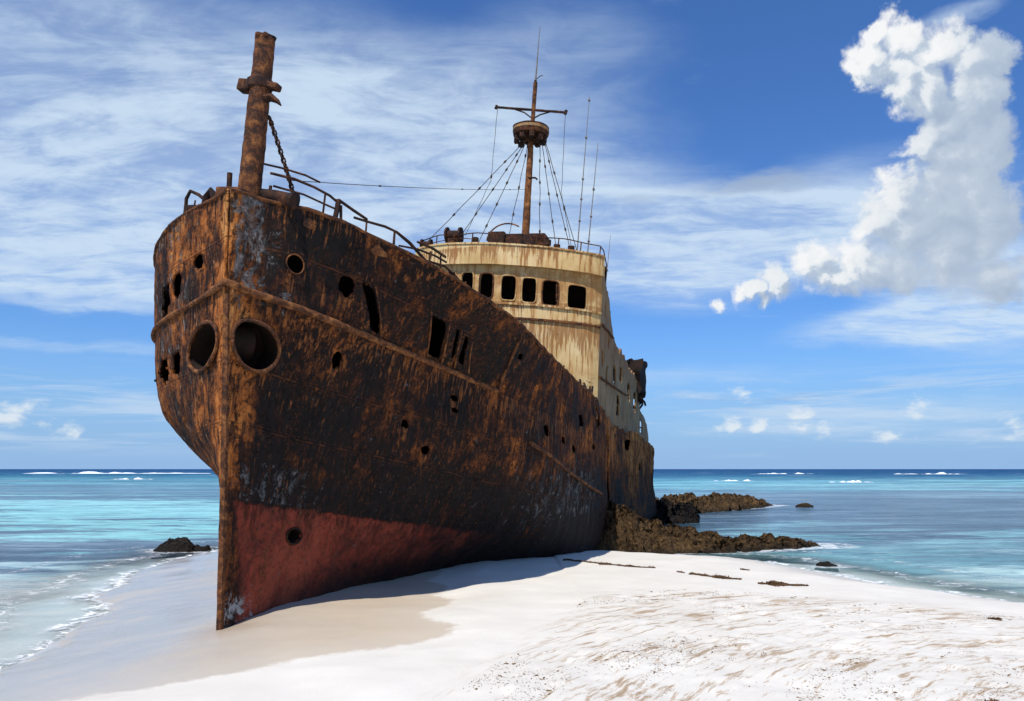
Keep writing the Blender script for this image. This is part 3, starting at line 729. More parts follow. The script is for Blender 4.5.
mb = MB(); mb.tube([(.12, -.30, 6.80), (.22, -.30, 6.80), (.30, -.30, 6.74), (.36, -.3, 6.68)], [.07, .055, .03, .008], 7, .4); mb.build('broken_bracket', M_rustdark, FM)
mb = MB()   # hanging chain, link by link
a, b = Vector((.12, -.18, 6.60)), Vector((.50, .12, 5.38)); n = 22
for k in range(n):
    p = a.lerp(b, (k + .5) / n) + Vector((.03 * math.sin(math.pi * k / n), 0, -.04 * math.sin(math.pi * k / n))); d = (b - a).normalized()
    sd = d.cross(Vector((0, 1, 0))).normalized() if k % 2 else d.cross(Vector((1, 0, 0))).normalized()
    mb.tube([p - d * .042, p - d * .02 + sd * .024, p + d * .02 + sd * .024, p + d * .042, p + d * .02 - sd * .024, p - d * .02 - sd * .024, p - d * .042], .013, 5)
mb.tube([a, b], .012, 5)
mb.build('chain', M_rustdark, FM)
def bit(name, fn, mat=M_rustdark, bevel=0): m = MB(); fn(m); return m.build(name, mat, SHIP, bevel=bevel)
bit('bollard', lambda m: m.tube([(-.27, -.30, 5.3), (-.30, -.30, 5.80)], .034, 10, .15))
bit('bollard', lambda m: m.tube([(.17, -.1, 5.3), (.19, -.1, 5.68)], .022, 8, .15))
bit('windlass_block', lambda m: (m.box((-.22, -.32, 5.47), (.34, .25, .20), Matrix.Rotation(.05, 3, 'Y')), m.box((-.05, -.45, 5.46), (.22, .15, .12))), M_rust, .02)
bit('winch_barrel', lambda m: m.lathe([(.06, -.27), (.10, -.25), (.105, 0), (.10, .22), (.12, .24), (.12, .28), (.03, .29)], (.30, -.12, 5.50), 16, Matrix.Rotation(R(100), 3, 'Y'), rough=.2))
bit('fairlead', lambda m: m.tube([(-.85, .0, 5.42), (-.84, .0, 5.60), (-.78, .0, 5.68), (-.71, .0, 5.60), (-.66, .0, 5.45)], [.06, .055, .05, .055, .06], 8, .3), M_rustdark)
# bent bow rail on the starboard side
bit('bow_rail', lambda m: (m.tube([(-1.22, .1, 5.38), (-1.23, .1, 5.62), (-1.18, .1, 5.73), (-1.02, .08, 5.66), (-.86, .05, 5.55)], .024, 7, .25), m.box((-1.12, .1, 5.45), (.18, .12, .12)), m.tube([(-1.12, .12, 5.35), (-1.1, .12, 5.6)], .012, 5)), M_rustdark)
# broken port railing along the forecastle
G = lambda u, h, o=-.07: hull_pt(u, 4.98, 1, o, h)
def rl(name, pts, r=.016): return MB().tube([G(u, h) for u, h in pts], r, 6, .35).build(name, M_rustdark, SHIP)
rl('rail_bar', [(.36, .50), (.5, .50), (.7, .47), (.86, .44)], .014)
rl('rail_bar', [(.42, .40), (.6, .385), (.8, .35), (.98, .31), (1.12, .25)], .018)
rl('rail_bar', [(.45, .24), (.7, .21), (.95, .17), (1.1, .16)], .014)
rl('rail_post', [(.92, -.05), (.93, .33)], .014); rl('rail_post', [(1.06, -.05), (1.08, .15), (1.09, .30)], .034); rl('rail_post', [(1.15, -.05), (1.13, .24)], .02)
rl('rail_bar', [(1.09, .30), (1.3, .25), (1.5, .22)], .02)
rl('rail_post', [(1.50, -.05), (1.5, .23)], .014)
rl('rail_bar', [(1.32, .16), (1.5, .19), (1.75, .24), (1.9, .24)], .018)
rl('rail_post', [(1.88, -.03), (1.88, .25)], .018)
rl('rail_bar', [(1.9, .24), (2.1, .17), (2.3, .05), (2.36, .02)], .022)
rl('rail_bar', [(1.95, .06), (2.2, .13), (2.5, .17), (2.72, .17)], .016)
rl('rail_post', [(2.62, -.02), (2.6, .22)], .016)
rl('rail_bar', [(2.2, .24), (2.45, .26), (2.7, .24)], .02)
rl('rail_bar', [(2.3, .02), (2.7, .10), (3.0, .02)], .02)
rl('rail_post', [(2.40, -.02), (2.42, .20)], .016)
for k in range(16):   # torn scraps along the sheer
    u = 2.6 + 9.5 * rng.random(); a = G(u, -.02, -.02)
    MB().tube([a, a + Vector((rng.uniform(-.05, .05), rng.uniform(-.15, .15), rng.uniform(.03, .10)))], [.03, .012], 5, .4).build('torn_edge', M_rustdark, SHIP)
# ------------------------------------------------------------------ beach
SEA = -.40
shore = np.array([(-60, -60), (-14, -40), (-9, -10), (-6.9, 0), (-5.9, 5), (-5.75, 8), (-5.85, 10.3), (-6.6, 12.9), (-6.95, 14.0), (-7.8, 15.4), (-8.6, 18.8), (-8.9, 21.4), (-8.7, 24.2), (-5, 25.6), (0, 25.2), (2.0, 24.0), (4.6, 22.9),
                  (6.6, 21.3), (7.3, 19.1), (7.9, 16.8), (9.1, 14.6), (12, 12.9), (20, 11.5), (60, 8), (200, -30), (200, -200), (-60, -200)], float)
wetpoly = np.array([(-1.3, 15.6), (-1.45, 14.58), (-1.05, 13.98), (-1.19, 12.92), (-.85, 12.54), (-.85, 11.76), (-1.17, 11.08), (-1.02, 10.54), (-.69, 10.23), (-.72, 9.71), (-1.03, 9.34), (-1.47, 8.96), (-2.18, 8.56),
                    (-2.68, 8.24), (-3.2, 8.05), (-3.91, 7.94), (-4.68, 7.66), (-5.6, 7.3), (-9, 6.8), (-12, 12), (-12, 26), (-2, 26), (-2.0, 18)], float)
tramp = np.array([(-.9, 5.5), (-.35, 7.4), (.1, 8.6), (.55, 10), (1.2, 12.3), (2.2, 13.4), (4.2, 12.9), (5.6, 12.0), (8, 10), (14, 7), (14, -5), (-.9, -5)], float)
def sdist(P, poly):
    """signed distance, positive inside"""
    n = len(poly); d = np.full(len(P), 1e9); ins = np.zeros(len(P), bool)
    for i in range(n):
        a, b = poly[i], poly[(i + 1) % n]; e = b - a; w = P - a
        t = np.clip((w @ e) / (e @ e), 0, 1); d = np.minimum(d, np.hypot(*(w - t[:, None] * e).T))
        c = ((a[1] > P[:, 1]) != (b[1] > P[:, 1]))
        with np.errstate(divide='ignore', invalid='ignore'):
            xx = (b[0] - a[0]) * (P[:, 1] - a[1]) / (b[1] - a[1] + 1e-12) + a[0]
        ins ^= c & (P[:, 0] < xx)
    return np.where(ins, d, -d)
def lines(segs):
    out = []
    for a, b, s in segs: out += list(np.arange(a, b, s))
    return np.array(out)
def geo(a, f, n): return a * np.cumprod(np.full(n, f))
far = geo(18, 1.33, 22)
gx = np.concatenate([-far[::-1] + 2, lines([(-15, -1, .12), (-1, 8, .045), (8, 16, .12)]), far + 2])
gy = np.concatenate([-geo(6, 1.5, 15)[::-1], lines([(-4, 5.5, .3), (5.5, 13.5, .045), (13.5, 29, .10)]), geo(30, 1.33, 20)])
X, Y = np.meshgrid(gx, gy); P2 = np.stack([X.ravel(), Y.ravel()], 1)
P3 = np.stack([P2[:, 0], P2[:, 1], 0 * P2[:, 0]], 1)
wob = .22 * fbm(P3 * .7, 3, 21) + .08 * fbm(P3 * 2.5, 2, 22)
sd = sdist(P2, shore) + wob * np.exp(-np.abs(P2[:, 0]) / 60)
k = np.where(P2[:, 0] > 1, 1.6, 2.3)
hgt = np.where(sd > 0, SEA + .41 * (1 - np.exp(-np.maximum(sd, 0) / k)) + .002 * np.clip(sd, 0, 30), SEA + np.maximum(.10 * sd, -2.2) - .02)
wd_ = sdist(P2, wetpoly); td = sdist(P2, tramp)
hgt += (.030 * fbm(P3 * .45, 3, 31) + .012 * fbm(P3 * 1.6, 3, 32)) * sstep(.5, 3, sd)
hgt += .06 * sstep(-.2, .7, -wd_) * sstep(.8, 3, sd) * sstep(40, 20, np.hypot(P2[:, 0], P2[:, 1]))          # dry sand lies a little higher
# sand banked against the hull
ya = R(-14.5); lx = (P2[:, 0] + 3.6) * math.cos(ya) + (P2[:, 1] - 10.2) * math.sin(ya); ly = -(P2[:, 0] + 3.6) * math.sin(ya) + (P2[:, 1] - 10.2) * math.cos(ya)
halfb = np.interp(ly, [-.5, 0, 3.5, 7, 9, 11.5, 14, 22, 30], [.03, .05, .15, .8, 1.7, 2.5, 2.75, 3, 2.6])
near = np.exp(-np.maximum(np.abs(lx) - halfb, 0) / .6) * sstep(-.8, 1.5, ly) * sstep(17, 14, ly)
hgt += .07 * near * sstep(9.5, 6, ly) - .02 * np.exp(-((P2[:, 0] + 3.6) ** 2 + (P2[:, 1] - 10.0) ** 2) / .35)
hgt += .20 * np.exp(-((P2[:, 0] + 2.9) ** 2 + (P2[:, 1] - 10.8) ** 2) / 7.0)
hgt -= .10 * np.exp(-((P2[:, 0] - 2.5) ** 2 + (P2[:, 1] - 21.5) ** 2) / 12.0)
# trampled ground: footprints and small ridges
tm = sstep(-.4, 1.0, td)
cx, cy = P2[:, 0] - 7, P2[:, 1] - 4; rr_ = np.hypot(cx, cy); th = np.arctan2(cy, cx)
rip = fbm(np.stack([rr_ * 3.2, th * 6, 0 * th], 1), 3, 41)
hgt += tm * (.004 * rip + .009 * fbm(P3 * 6, 2, 42))
fp = np.zeros(len(P2)); rs = np.random.default_rng(5)
nearI = np.where((P2[:, 0] > -2) & (P2[:, 0] < 9) & (P2[:, 1] > 5.4) & (P2[:, 1] < 14))[0]
for _ in range(330):
    px_, py_ = rs.uniform(-.6, 8.5), rs.uniform(5.6, 13.2); a = math.atan2(py_ - 4, px_ - 7) - math.pi / 2 + rs.normal(0, .35)
    q = P2[nearI] - (px_, py_); u = q @ (math.cos(a), math.sin(a)); w = q @ (-math.sin(a), math.cos(a)); m = (u / .14) ** 2 + (w / .06) ** 2
    fp[nearI] += -.014 * np.exp(-m ** 1.5) + .005 * np.exp(-(np.sqrt(m) - 1.45) ** 2 * 6)
hgt += fp * sstep(-.1, .4, td)

def mat_sand():
    m, T = new_mat('coral_sand'); P = T.P; x, y, z = T.xyz(P)
    shr = T.attr('shore'); wet = T.attr('wetdist'); tr = T.attr('trample')
    n1 = T.noise(P, .7, 5, .6); n2 = T.noise(P, 6, 8, .65); grain = T.noise(P, 160, 3, .8); mid = T.noise(P, 28, 6, .7)
    dry = T.ramp(n1, [(.3, (.64, .60, .525)), (.7, (.72, .685, .61))])
    dry = T.mix(T.m('MULTIPLY', T.ss(grain, .52, .75), .25), dry, (.48, .43, .36))
    # swept seaweed stains following the trampled arcs
    cxn = T.m('SUBTRACT', x, 7.0); cyn = T.m('SUBTRACT', y, 4.0)
    r = T.m('SQRT', T.m('ADD', T.m('MULTIPLY', cxn, cxn), T.m('MULTIPLY', cyn, cyn))); th = T.m('ARCTAN2', cyn, cxn)
    v = T.node('ShaderNodeCombineXYZ', {0: T.m('MULTIPLY', r, 3.6), 1: T.m('MULTIPLY', th, 3.6), 2: 0.0}).outputs[0]
    s1 = T.noise(v, 1.5, 9, .70, 1.3)
    s2 = T.noise(v, 5.5, 8, .72, .5)
    cl = T.noise(P, .9, 4, .55, .3, offs=(7, 0, 0))
    st = T.m('ADD', T.m('MULTIPLY', s1, .55), T.m('ADD', T.m('MULTIPLY', s2, .45), T.m('MULTIPLY', T.m('SUBTRACT', cl, .5), .22)))
    stm = T.m('MULTIPLY', T.ss(st, .515, .575), tr)
    dry = T.mix(T.m('MULTIPLY', stm, .72), dry, (.36, .235, .12))
    stm2 = T.m('MULTIPLY', T.m('MULTIPLY', T.ss(st, .565, .61), T.ss(grain, .42, .58)), tr)
    dry = T.mix(T.m('MULTIPLY', stm2, .75), dry, (.21, .125, .06))
    we = T.m('ADD', wet, T.m('ADD', T.m('MULTIPLY', T.m('SUBTRACT', n2, .5), .36), T.m('MULTIPLY', T.m('SUBTRACT', n1, .5), .35)))
    wm = T.m('MULTIPLY', T.ss(we, -.05, .12), T.m('ADD', .80, T.m('MULTIPLY', T.ss(we, .0, 1.0), .20)))
    near_ = T.ssi(T.m('ADD', shr, T.m('MULTIPLY', T.m('SUBTRACT', n1, .5), 1.6)), 1.2, 4.2)
    nr2 = T.ssi(T.m('ADD', shr, T.m('MULTIPLY', T.m('SUBTRACT', n2, .5), .8)), .9, 2.6)
    wm = T.m('MAXIMUM', wm, T.m('MULTIPLY', nr2, .55))
    wc = T.mix(near_, (.47, .385, .285), (.42, .385, .335))
    wc = T.mix(T.m('MULTIPLY', T.ss(n2, .4, .7), .2), wc, (.52, .46, .38))
    col = T.mix(wm, dry, wc)
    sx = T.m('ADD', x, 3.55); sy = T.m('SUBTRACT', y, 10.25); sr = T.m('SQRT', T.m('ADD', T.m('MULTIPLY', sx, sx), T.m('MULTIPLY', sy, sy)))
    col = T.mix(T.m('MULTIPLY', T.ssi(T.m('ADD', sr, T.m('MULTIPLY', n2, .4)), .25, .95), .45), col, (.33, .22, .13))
    col = T.mix(T.ssi(shr, -.5, .1), col, (.66, .64, .58))
    rough = T.m('SUBTRACT', .9, T.m('MULTIPLY', T.m('MULTIPLY', wm, near_), .74))
    h = T.m('ADD', T.m('MULTIPLY', mid, .5), T.m('ADD', T.m('MULTIPLY', grain, .25), T.m('MULTIPLY', s2, T.m('MULTIPLY', tr, 1.2))))
    hs = T.m('SUBTRACT', 1, T.m('MULTIPLY', wm, .75))
    b = T.bump(T.m('MULTIPLY', h, hs), .5, .018)
    finish(T, col, rough, b, .35); return m
ni, nj = len(gx), len(gy); J, I = np.meshgrid(np.arange(nj - 1), np.arange(ni - 1), indexing='ij'); a = (J * ni + I).ravel()
FG = np.stack([a, a + 1, a + ni + 1, a + ni], 1)
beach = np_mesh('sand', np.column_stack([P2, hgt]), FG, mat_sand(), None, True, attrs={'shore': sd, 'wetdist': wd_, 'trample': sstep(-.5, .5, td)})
tag(beach, kind='structure')

# ------------------------------------------------------------------ sea
def mat_sea():
    m, T = new_mat('lagoon_water'); P = T.P; x, y, z = T.xyz(P)
    shr = T.attr('shore')     # metres off the shore
    big = T.noise(P, 1, 6, .6, .4, stretch=(.02, .06, 0)); midn = T.noise(P, 1, 7, .65, .5, stretch=(.12, .42, 0)); sm = T.noise(P, 1, 7, .68, .4, stretch=(.5, 1.7, 0))
    ly_ = T.m('DIVIDE', T.m('SUBTRACT', T.m('LOGARITHM', T.m('MAXIMUM', y, 9.0), 10.0), 1.0), 2.4)
    pos = T.m('ADD', ly_, T.m('ADD', T.m('MULTIPLY', T.m('SUBTRACT', midn, .5), .36), T.m('ADD', T.m('MULTIPLY', T.m('SUBTRACT', big, .5), .26), T.m('MULTIPLY', T.m('SUBTRACT', sm, .5), .15))))
    tq = (.25, .60, .57)
    L = T.ramp(pos, [(.0, (.60, .60, .56)), (.07, (.56, .62, .58)), (.11, (.38, .55, .55)), (.135, (.15, .23, .28)), (.155, (.075, .11, .15)), (.205, (.09, .145, .19)), (.228, (.26, .62, .59)), (.32, tq), (.345, (.075, .20, .25)),
                     (.42, (.07, .20, .25)), (.46, (.11, .36, .40)), (.54, (.06, .26, .34)), (.62, (.025, .16, .28)), (.75, (.010, .085, .21)), (1, (.008, .06, .17))])
    Rr = T.ramp(pos, [(.0, (.60, .62, .57)), (.10, (.38, .56, .53)), (.135, (.13, .26, .29)), (.165, (.19, .42, .44)), (.20, (.085, .155, .20)), (.24, (.065, .12, .17)), (.37, (.07, .14, .19)),
                      (.41, (.10, .32, .38)), (.44, tq), (.49, (.13, .44, .49)), (.53, (.055, .24, .34)), (.60, (.022, .14, .27)), (.72, (.010, .085, .21)), (1, (.008, .06, .17))])
    col = T.mix(T.ss(T.m('DIVIDE', x, T.m('ADD', y, 5.0)), -.15, .10), L, Rr)
    dk = T.m('MULTIPLY', T.ss(T.m('ADD', T.m('MULTIPLY', sm, .6), T.m('MULTIPLY', midn, .4)), .50, .60), T.m('MULTIPLY', T.ss(shr, 2.0, 6.0), T.ssi(y, 60, 160)))
    col = T.mix(T.m('MULTIPLY', dk, .6), col, (.045, .075, .095))
    # foam: lacy edge, a second line behind it, whitecaps on the outer reef
    fn = T.noise(P, 3.2, 9, .75, 1.2); fn2 = T.noise(P, 1.3, 5, .6, .6); cell = T.node('ShaderNodeTexVoronoi', {'Vector': T.vm('ADD', P, (0, 0, 0)), 'Scale': 4.5}, feature='DISTANCE_TO_EDGE').outputs['Distance']
    wsh = T.m('ADD', shr, T.m('MULTIPLY', T.m('SUBTRACT', fn2, .5), 1.3))
    def line(c, w): return T.ssi(T.m('ABSOLUTE', T.m('SUBTRACT', wsh, c)), 0, w)
    f1 = T.m('MULTIPLY', line(.15, .36), T.ss(fn, .43, .52))
    f2 = T.m('MULTIPLY', line(1.4, .6), T.ss(fn, .43, .58))
    f3 = T.m('MULTIPLY', line(3.2, .4), T.ss(fn, .50, .64))
    lace = T.m('MULTIPLY', T.m('MULTIPLY', T.ssi(cell, .0, .06), T.ssi(wsh, .3, 3.8)), T.ss(fn2, .42, .6))
    e0 = T.m('MULTIPLY', T.m('MULTIPLY', T.ssi(shr, .02, .10), T.ss(fn2, .42, .55)), .7)
    foam = T.m('MAXIMUM', T.m('MAXIMUM', T.m('MAXIMUM', f1, T.m('MULTIPLY', f2, .8)), T.m('MULTIPLY', f3, .7)), T.m('MAXIMUM', e0, T.m('MULTIPLY', lace, .28)))
    cap = T.m('MULTIPLY', T.ss(T.noise(P, 1, 5, .6, .2, stretch=(.035, .13, 0), offs=(3, 9, 0)), .655, .69), T.m('MULTIPLY', T.ss(y, 60, 100), T.ssi(y, 500, 1200)))
    rk = T.attr('rockd'); rf = T.m('MULTIPLY', T.ssi(T.m('ADD', rk, T.m('MULTIPLY', T.m('SUBTRACT', fn2, .5), .5)), .05, .45), T.ss(fn, .42, .54))
    foam = T.m('MAXIMUM', T.m('MAXIMUM', foam, cap), T.m('MULTIPLY', rf, .8))
    col = T.mix(foam, col, (.86, .87, .87))
    tqk = T.m('SUBTRACT', 1.0, T.m('MULTIPLY', T.m('MULTIPLY', T.ss(pos, .215, .24), T.ssi(pos, .31, .34)), T.m('MULTIPLY', T.ssi(x, -5, 5), .7)))
    ch = T.noise(P, 1, 10, .80, .3, stretch=(.10, .34, 0), offs=(5, 5, 0)); chf = T.m('MULTIPLY', T.ss(wsh, 1.0, 5.0), T.m('SUBTRACT', 1.0, foam))
    col = T.mix(T.m('MULTIPLY', T.m('MULTIPLY', T.ss(ch, .48, .56), T.m('MULTIPLY', tqk, .72)), chf), col, T.mix(1.0, col, (.40, .50, .58), 'MULTIPLY'))
    col = T.mix(T.m('MULTIPLY', T.m('MULTIPLY', T.ssi(ch, .40, .48), .35), chf), col, T.mix(1.0, col, (.25, .30, .30), 'ADD'))
    c2 = T.noise(P, 1, 9, .80, .3, stretch=(.022, .075, 0), offs=(8, 1, 0)); c2m = T.m('MULTIPLY', T.ss(y, 22, 45), T.ssi(y, 350, 900))
    col = T.mix(T.m('MULTIPLY', T.m('MULTIPLY', T.ss(c2, .48, .55), T.m('MULTIPLY', tqk, .72)), c2m), col, T.mix(1.0, col, (.38, .48, .56), 'MULTIPLY'))
    col = T.mix(T.m('MULTIPLY', T.m('MULTIPLY', T.ssi(c2, .40, .47), .35), c2m), col, T.mix(1.0, col, (.22, .30, .30), 'ADD'))
    # ripples
    w1 = T.noise(P, 1, 5, .6, .3, stretch=(.55, 1.9, 0)); w2 = T.noise(P, 1, 6, .65, .3, stretch=(2.6, 7, 0)); w3 = T.noise(P, 1, 3, .6, .2, stretch=(.09, .34, 0))
    h = T.m('ADD', T.m('MULTIPLY', w1, .22), T.m('ADD', T.m('MULTIPLY', w2, .07), T.m('MULTIPLY', w3, .7)))
    b = T.bump(T.m('ADD', h, T.m('MULTIPLY', foam, .03)), .9, .55)
    col = T.mix(T.m('MULTIPLY', T.ss(T.m('ADD', T.m('MULTIPLY', w1, .5), T.m('MULTIPLY', w2, .5)), .52, .64), .75), col, T.mix(1.0, col, (.50, .60, .68), 'MULTIPLY'))
    pr = T.node('ShaderNodeBsdfPrincipled', {'Base Color': col, 'Roughness': T.m('ADD', T.m('ADD', .16, T.m('MULTIPLY', T.ss(y, 60, 400), .5)), T.m('MULTIPLY', foam, .6)), 'Specular IOR Level': T.m('ADD', .02, T.m('MULTIPLY', T.ssi(y, 40, 300), .10)), 'IOR': 1.33})
    T.l.new(b, pr.inputs['Normal'])
    tr = T.node('ShaderNodeBsdfTransparent', {'Color': (.93, .97, .96)})
    al = T.m('MAXIMUM', T.m('ADD', T.m('MULTIPLY', T.ss(wsh, .0, 3.6), .80), .18), foam)
    mx = T.node('ShaderNodeMixShader', {0: al}); T.l.new(tr.outputs[0], mx.inputs[1]); T.l.new(pr.outputs[0], mx.inputs[2])
    T.l.new(mx.outputs[0], T.out.inputs[0]); return m
far2 = geo(20, 1.3, 24)
wx = np.concatenate([-far2[::-1] + 2, lines([(-17, 17, .13)]), far2 + 2]); wy = np.concatenate([-geo(8, 1.6, 10)[::-1], lines([(-6, 6, .5), (6, 30, .13), (30, 80, 1.2)]), geo(82, 1.3, 20)])
XX, YY = np.meshgrid(wx, wy); W2 = np.stack([XX.ravel(), YY.ravel()], 1); W3 = np.column_stack([W2, 0 * W2[:, 0]])
wsd = -(sdist(W2, shore) + (.22 * fbm(W3 * .7, 3, 21) + .08 * fbm(W3 * 2.5, 2, 22)) * np.exp(-np.abs(W2[:, 0]) / 60))
wz = SEA + .018 * fbm(W3 * np.array([.8, 1.6, 1]), 3, 61) * sstep(90, 40, W2[:, 1]) * sstep(0, 2, wsd)
ni, nj = len(wx), len(wy); J, I = np.meshgrid(np.arange(nj - 1), np.arange(ni - 1), indexing='ij'); a = (J * ni + I).ravel()
FW = np.stack([a, a + 1, a + ni + 1, a + ni], 1)
inland = (wsd[FW] < -1.5).all(1)
FW = FW[~inland]
rkd = np.full(len(W2), 50.0)
for path_, w_ in (([(1.7, 23.6), (3.0, 23.9), (5.0, 24.2), (7.3, 24.9), (9.9, 25.9)], .75), ([(4.2, 40.5), (8.0, 44.2), (12.2, 48.6), (17.4, 54.6)], 1.2), ([(-10.4, 24.3), (-9.2, 24.3)], .42), ([(7.6, 20.5), (8.1, 20.45)], .17), ([(18.3, 51.8), (19.3, 51.9)], .5)):
    for a_, b_ in zip(path_[:-1], path_[1:]):
        a_ = np.array(a_); e_ = np.array(b_) - a_; w2 = W2 - a_; t_ = np.clip((w2 @ e_) / (e_ @ e_), 0, 1); rkd = np.minimum(rkd, np.hypot(*(w2 - t_[:, None] * e_).T) - w_)
sea = np_mesh('sea', np.column_stack([W2, wz]), FW, mat_sea(), None, True, attrs={'shore': wsd, 'rockd': rkd}); tag(sea, kind='structure')

M_foam = mat_plain('surf_foam', (.74, .78, .80), (.86, .87, .87), 1.5, .9, .6, .1)
def breaker(x0, x1, y, h, seed):
    n = 60; L = x1 - x0; vs_, fs_ = [], []; prof_ = [(-1.8, 0), (-.9, .55), (-.1, 1.0), (.35, .75), (.9, 0)]
    for i in range(n):
        t = i / (n - 1); e = math.sin(math.pi * t) ** .6 * max(.02, .35 + 1.1 * mn.noise(Vector((t * 7, seed, 0))) + .35 * mn.noise(Vector((t * 23, seed, 3))))
        for (dy, dz) in prof_:
            vs_.append((x0 + L * t, y + 6 * mn.noise(Vector((t * 3, seed, 4))) * h - dy * h * 1.3, SEA - .03 + dz * h * e + .06 * h * mn.noise(Vector((t * 40, dy * 4, seed)))))
    k = len(prof_)
    for i in range(n - 1):
        for j in range(k - 1): fs_.append((i * k + j, (i + 1) * k + j, (i + 1) * k + j + 1, i * k + j + 1))
    o = MB().add(vs_, fs_).build('breaking_wave', M_foam); tag(o, kind='structure'); return o
for a_ in ((-262, -160, 430, 1.6, 1), (-150, -118, 420, 1.2, 2), (58, 66.5, 148, .55, 3), (41, 50, 165, .45, 4), (180, 215, 380, 1.0, 5), (118, 150, 400, .8, 6), (280, 315, 420, 1.1, 7), (-95, -84, 190, .5, 8), (-62, -54, 170, .4, 9)):
    breaker(*a_)

# ------------------------------------------------------------------ rocks
def outcrop(path, widths, heights, name, mat, label, seed, nt=240, na=80, base=-.75, rough=.16, group=None, cat='rock'):
    path = np.array(path, float); t0 = np.linspace(0, 1, len(path)); T_ = np.linspace(0, 1, nt); A_ = np.linspace(-1, 1, na)
    px_, py_ = pchip(t0, path[:, 0])(T_), pchip(t0, path[:, 1])(T_); wv_ = pchip(np.linspace(0, 1, len(widths)), widths)(T_); hv = pchip(np.linspace(0, 1, len(heights)), heights)(T_)
    dx, dy = np.gradient(px_), np.gradient(py_); l = np.hypot(dx, dy) + 1e-9; nx_, ny_ = -dy / l, dx / l
    TT_, AA = np.meshgrid(np.arange(nt), A_, indexing='ij'); TT_ = TT_.ravel(); AA = AA.ravel()
    cap = np.sqrt(np.clip(1 - (2 * T_[TT_] - 1) ** 8, 0, 1))
    off = AA * wv_[TT_] * (.25 + .75 * cap)
    p = np.stack([px_[TT_] + nx_[TT_] * off, py_[TT_] + ny_[TT_] * off, 0 * off], 1)
    edge = .22 * fbm(p * 1.1, 3, seed) ; aa = np.abs(AA) * (1 + edge)
    prof_ = np.clip(1 - np.clip(aa, 0, 1) ** 2.6, 0, 1) ** .55 * cap
    rid = 1 - 1.5 * np.abs(fbm(p * 1.5, 5, seed + 1, .6)); ter = fbm(p * .6, 3, seed + 2)
    z = base + prof_ * ((SEA - base) + hv[TT_] * (.55 + .45 * rid + .35 * ter))
    p[:, 2] = z
    for ax in range(3): p[:, ax] += rough * prof_ * (fbm(p * 2.3 + 7 * ax, 3, seed + 5 + ax) * .6 + .35 * (1 - 2 * np.abs(fbm(p * 6 + 3 * ax, 3, seed + 9 + ax, .65)))) * (1.0 if ax == 2 else 1.1)
    i = np.arange(nt - 1); j = np.arange(na - 1); II, JJ = np.meshgrid(i, j, indexing='ij'); a = (II * na + JJ).ravel()
    F = np.stack([a, a + na, a + na + 1, a + 1], 1)
    o = np_mesh(name, p, F, mat, None, True); return tag(o, label, cat, group)
outcrop([(1.7, 23.6), (3.0, 23.9), (5.0, 24.2), (7.3, 24.9), (9.9, 25.9)], [1.3, 1.2, .95, .8, .45], [1.22, 1.15, .55, .42, .12], 'rock_outcrop', M_rock,
        'brown coral rock outcrop reaching from the hull side to the white sand edge', 101, 300, 90, rough=.22)
outcrop([(4.2, 40.5), (8.0, 44.2), (12.2, 48.6), (17.4, 54.6)], [1.6, 1.7, 1.6, .7], [.85, 1.0, .95, .3], 'rock_ridge', M_rock,
        'farther low brown rock ridge behind the stern, running out into the sea', 131, 300, 70, rough=.2)
outcrop([(5.7, 36.4), (7.1, 36.7), (8.5, 37.2)], [.7, .75, .6], [.8, .95, .75], 'boulder', M_rockwet, 'dark blocky boulder between the two brown rock ridges near the stern', 151, 110, 60, rough=.25)
outcrop([(-10.65, 24.3), (-9.8, 24.3), (-8.95, 24.3)], [.42, .5, .40], [.22, .34, .22], 'boulder', M_rockwet, 'flat black wet boulder at the water edge beside the bow', 161, 110, 60, rough=.10)
outcrop([(18.1, 51.8), (18.7, 51.8), (19.2, 51.9)], [.4, .45, .3], [.14, .24, .12], 'boulder', M_rock, 'small lone brown rock standing in the dark water past the far ridge', 171, 60, 40, rough=.12)
outcrop([(7.55, 20.5), (7.85, 20.5), (8.15, 20.45)], [.16, .2, .15], [.08, .15, .07], 'boulder', M_rockwet, 'tiny dark rock awash in the foam off the sand point', 181, 50, 34, rough=.04)
for k_, (x_, y_, s_) in enumerate(((4.3, 23.55, .22), (5.9, 23.9, .2), (3.0, 23.0, .2))):
    pass

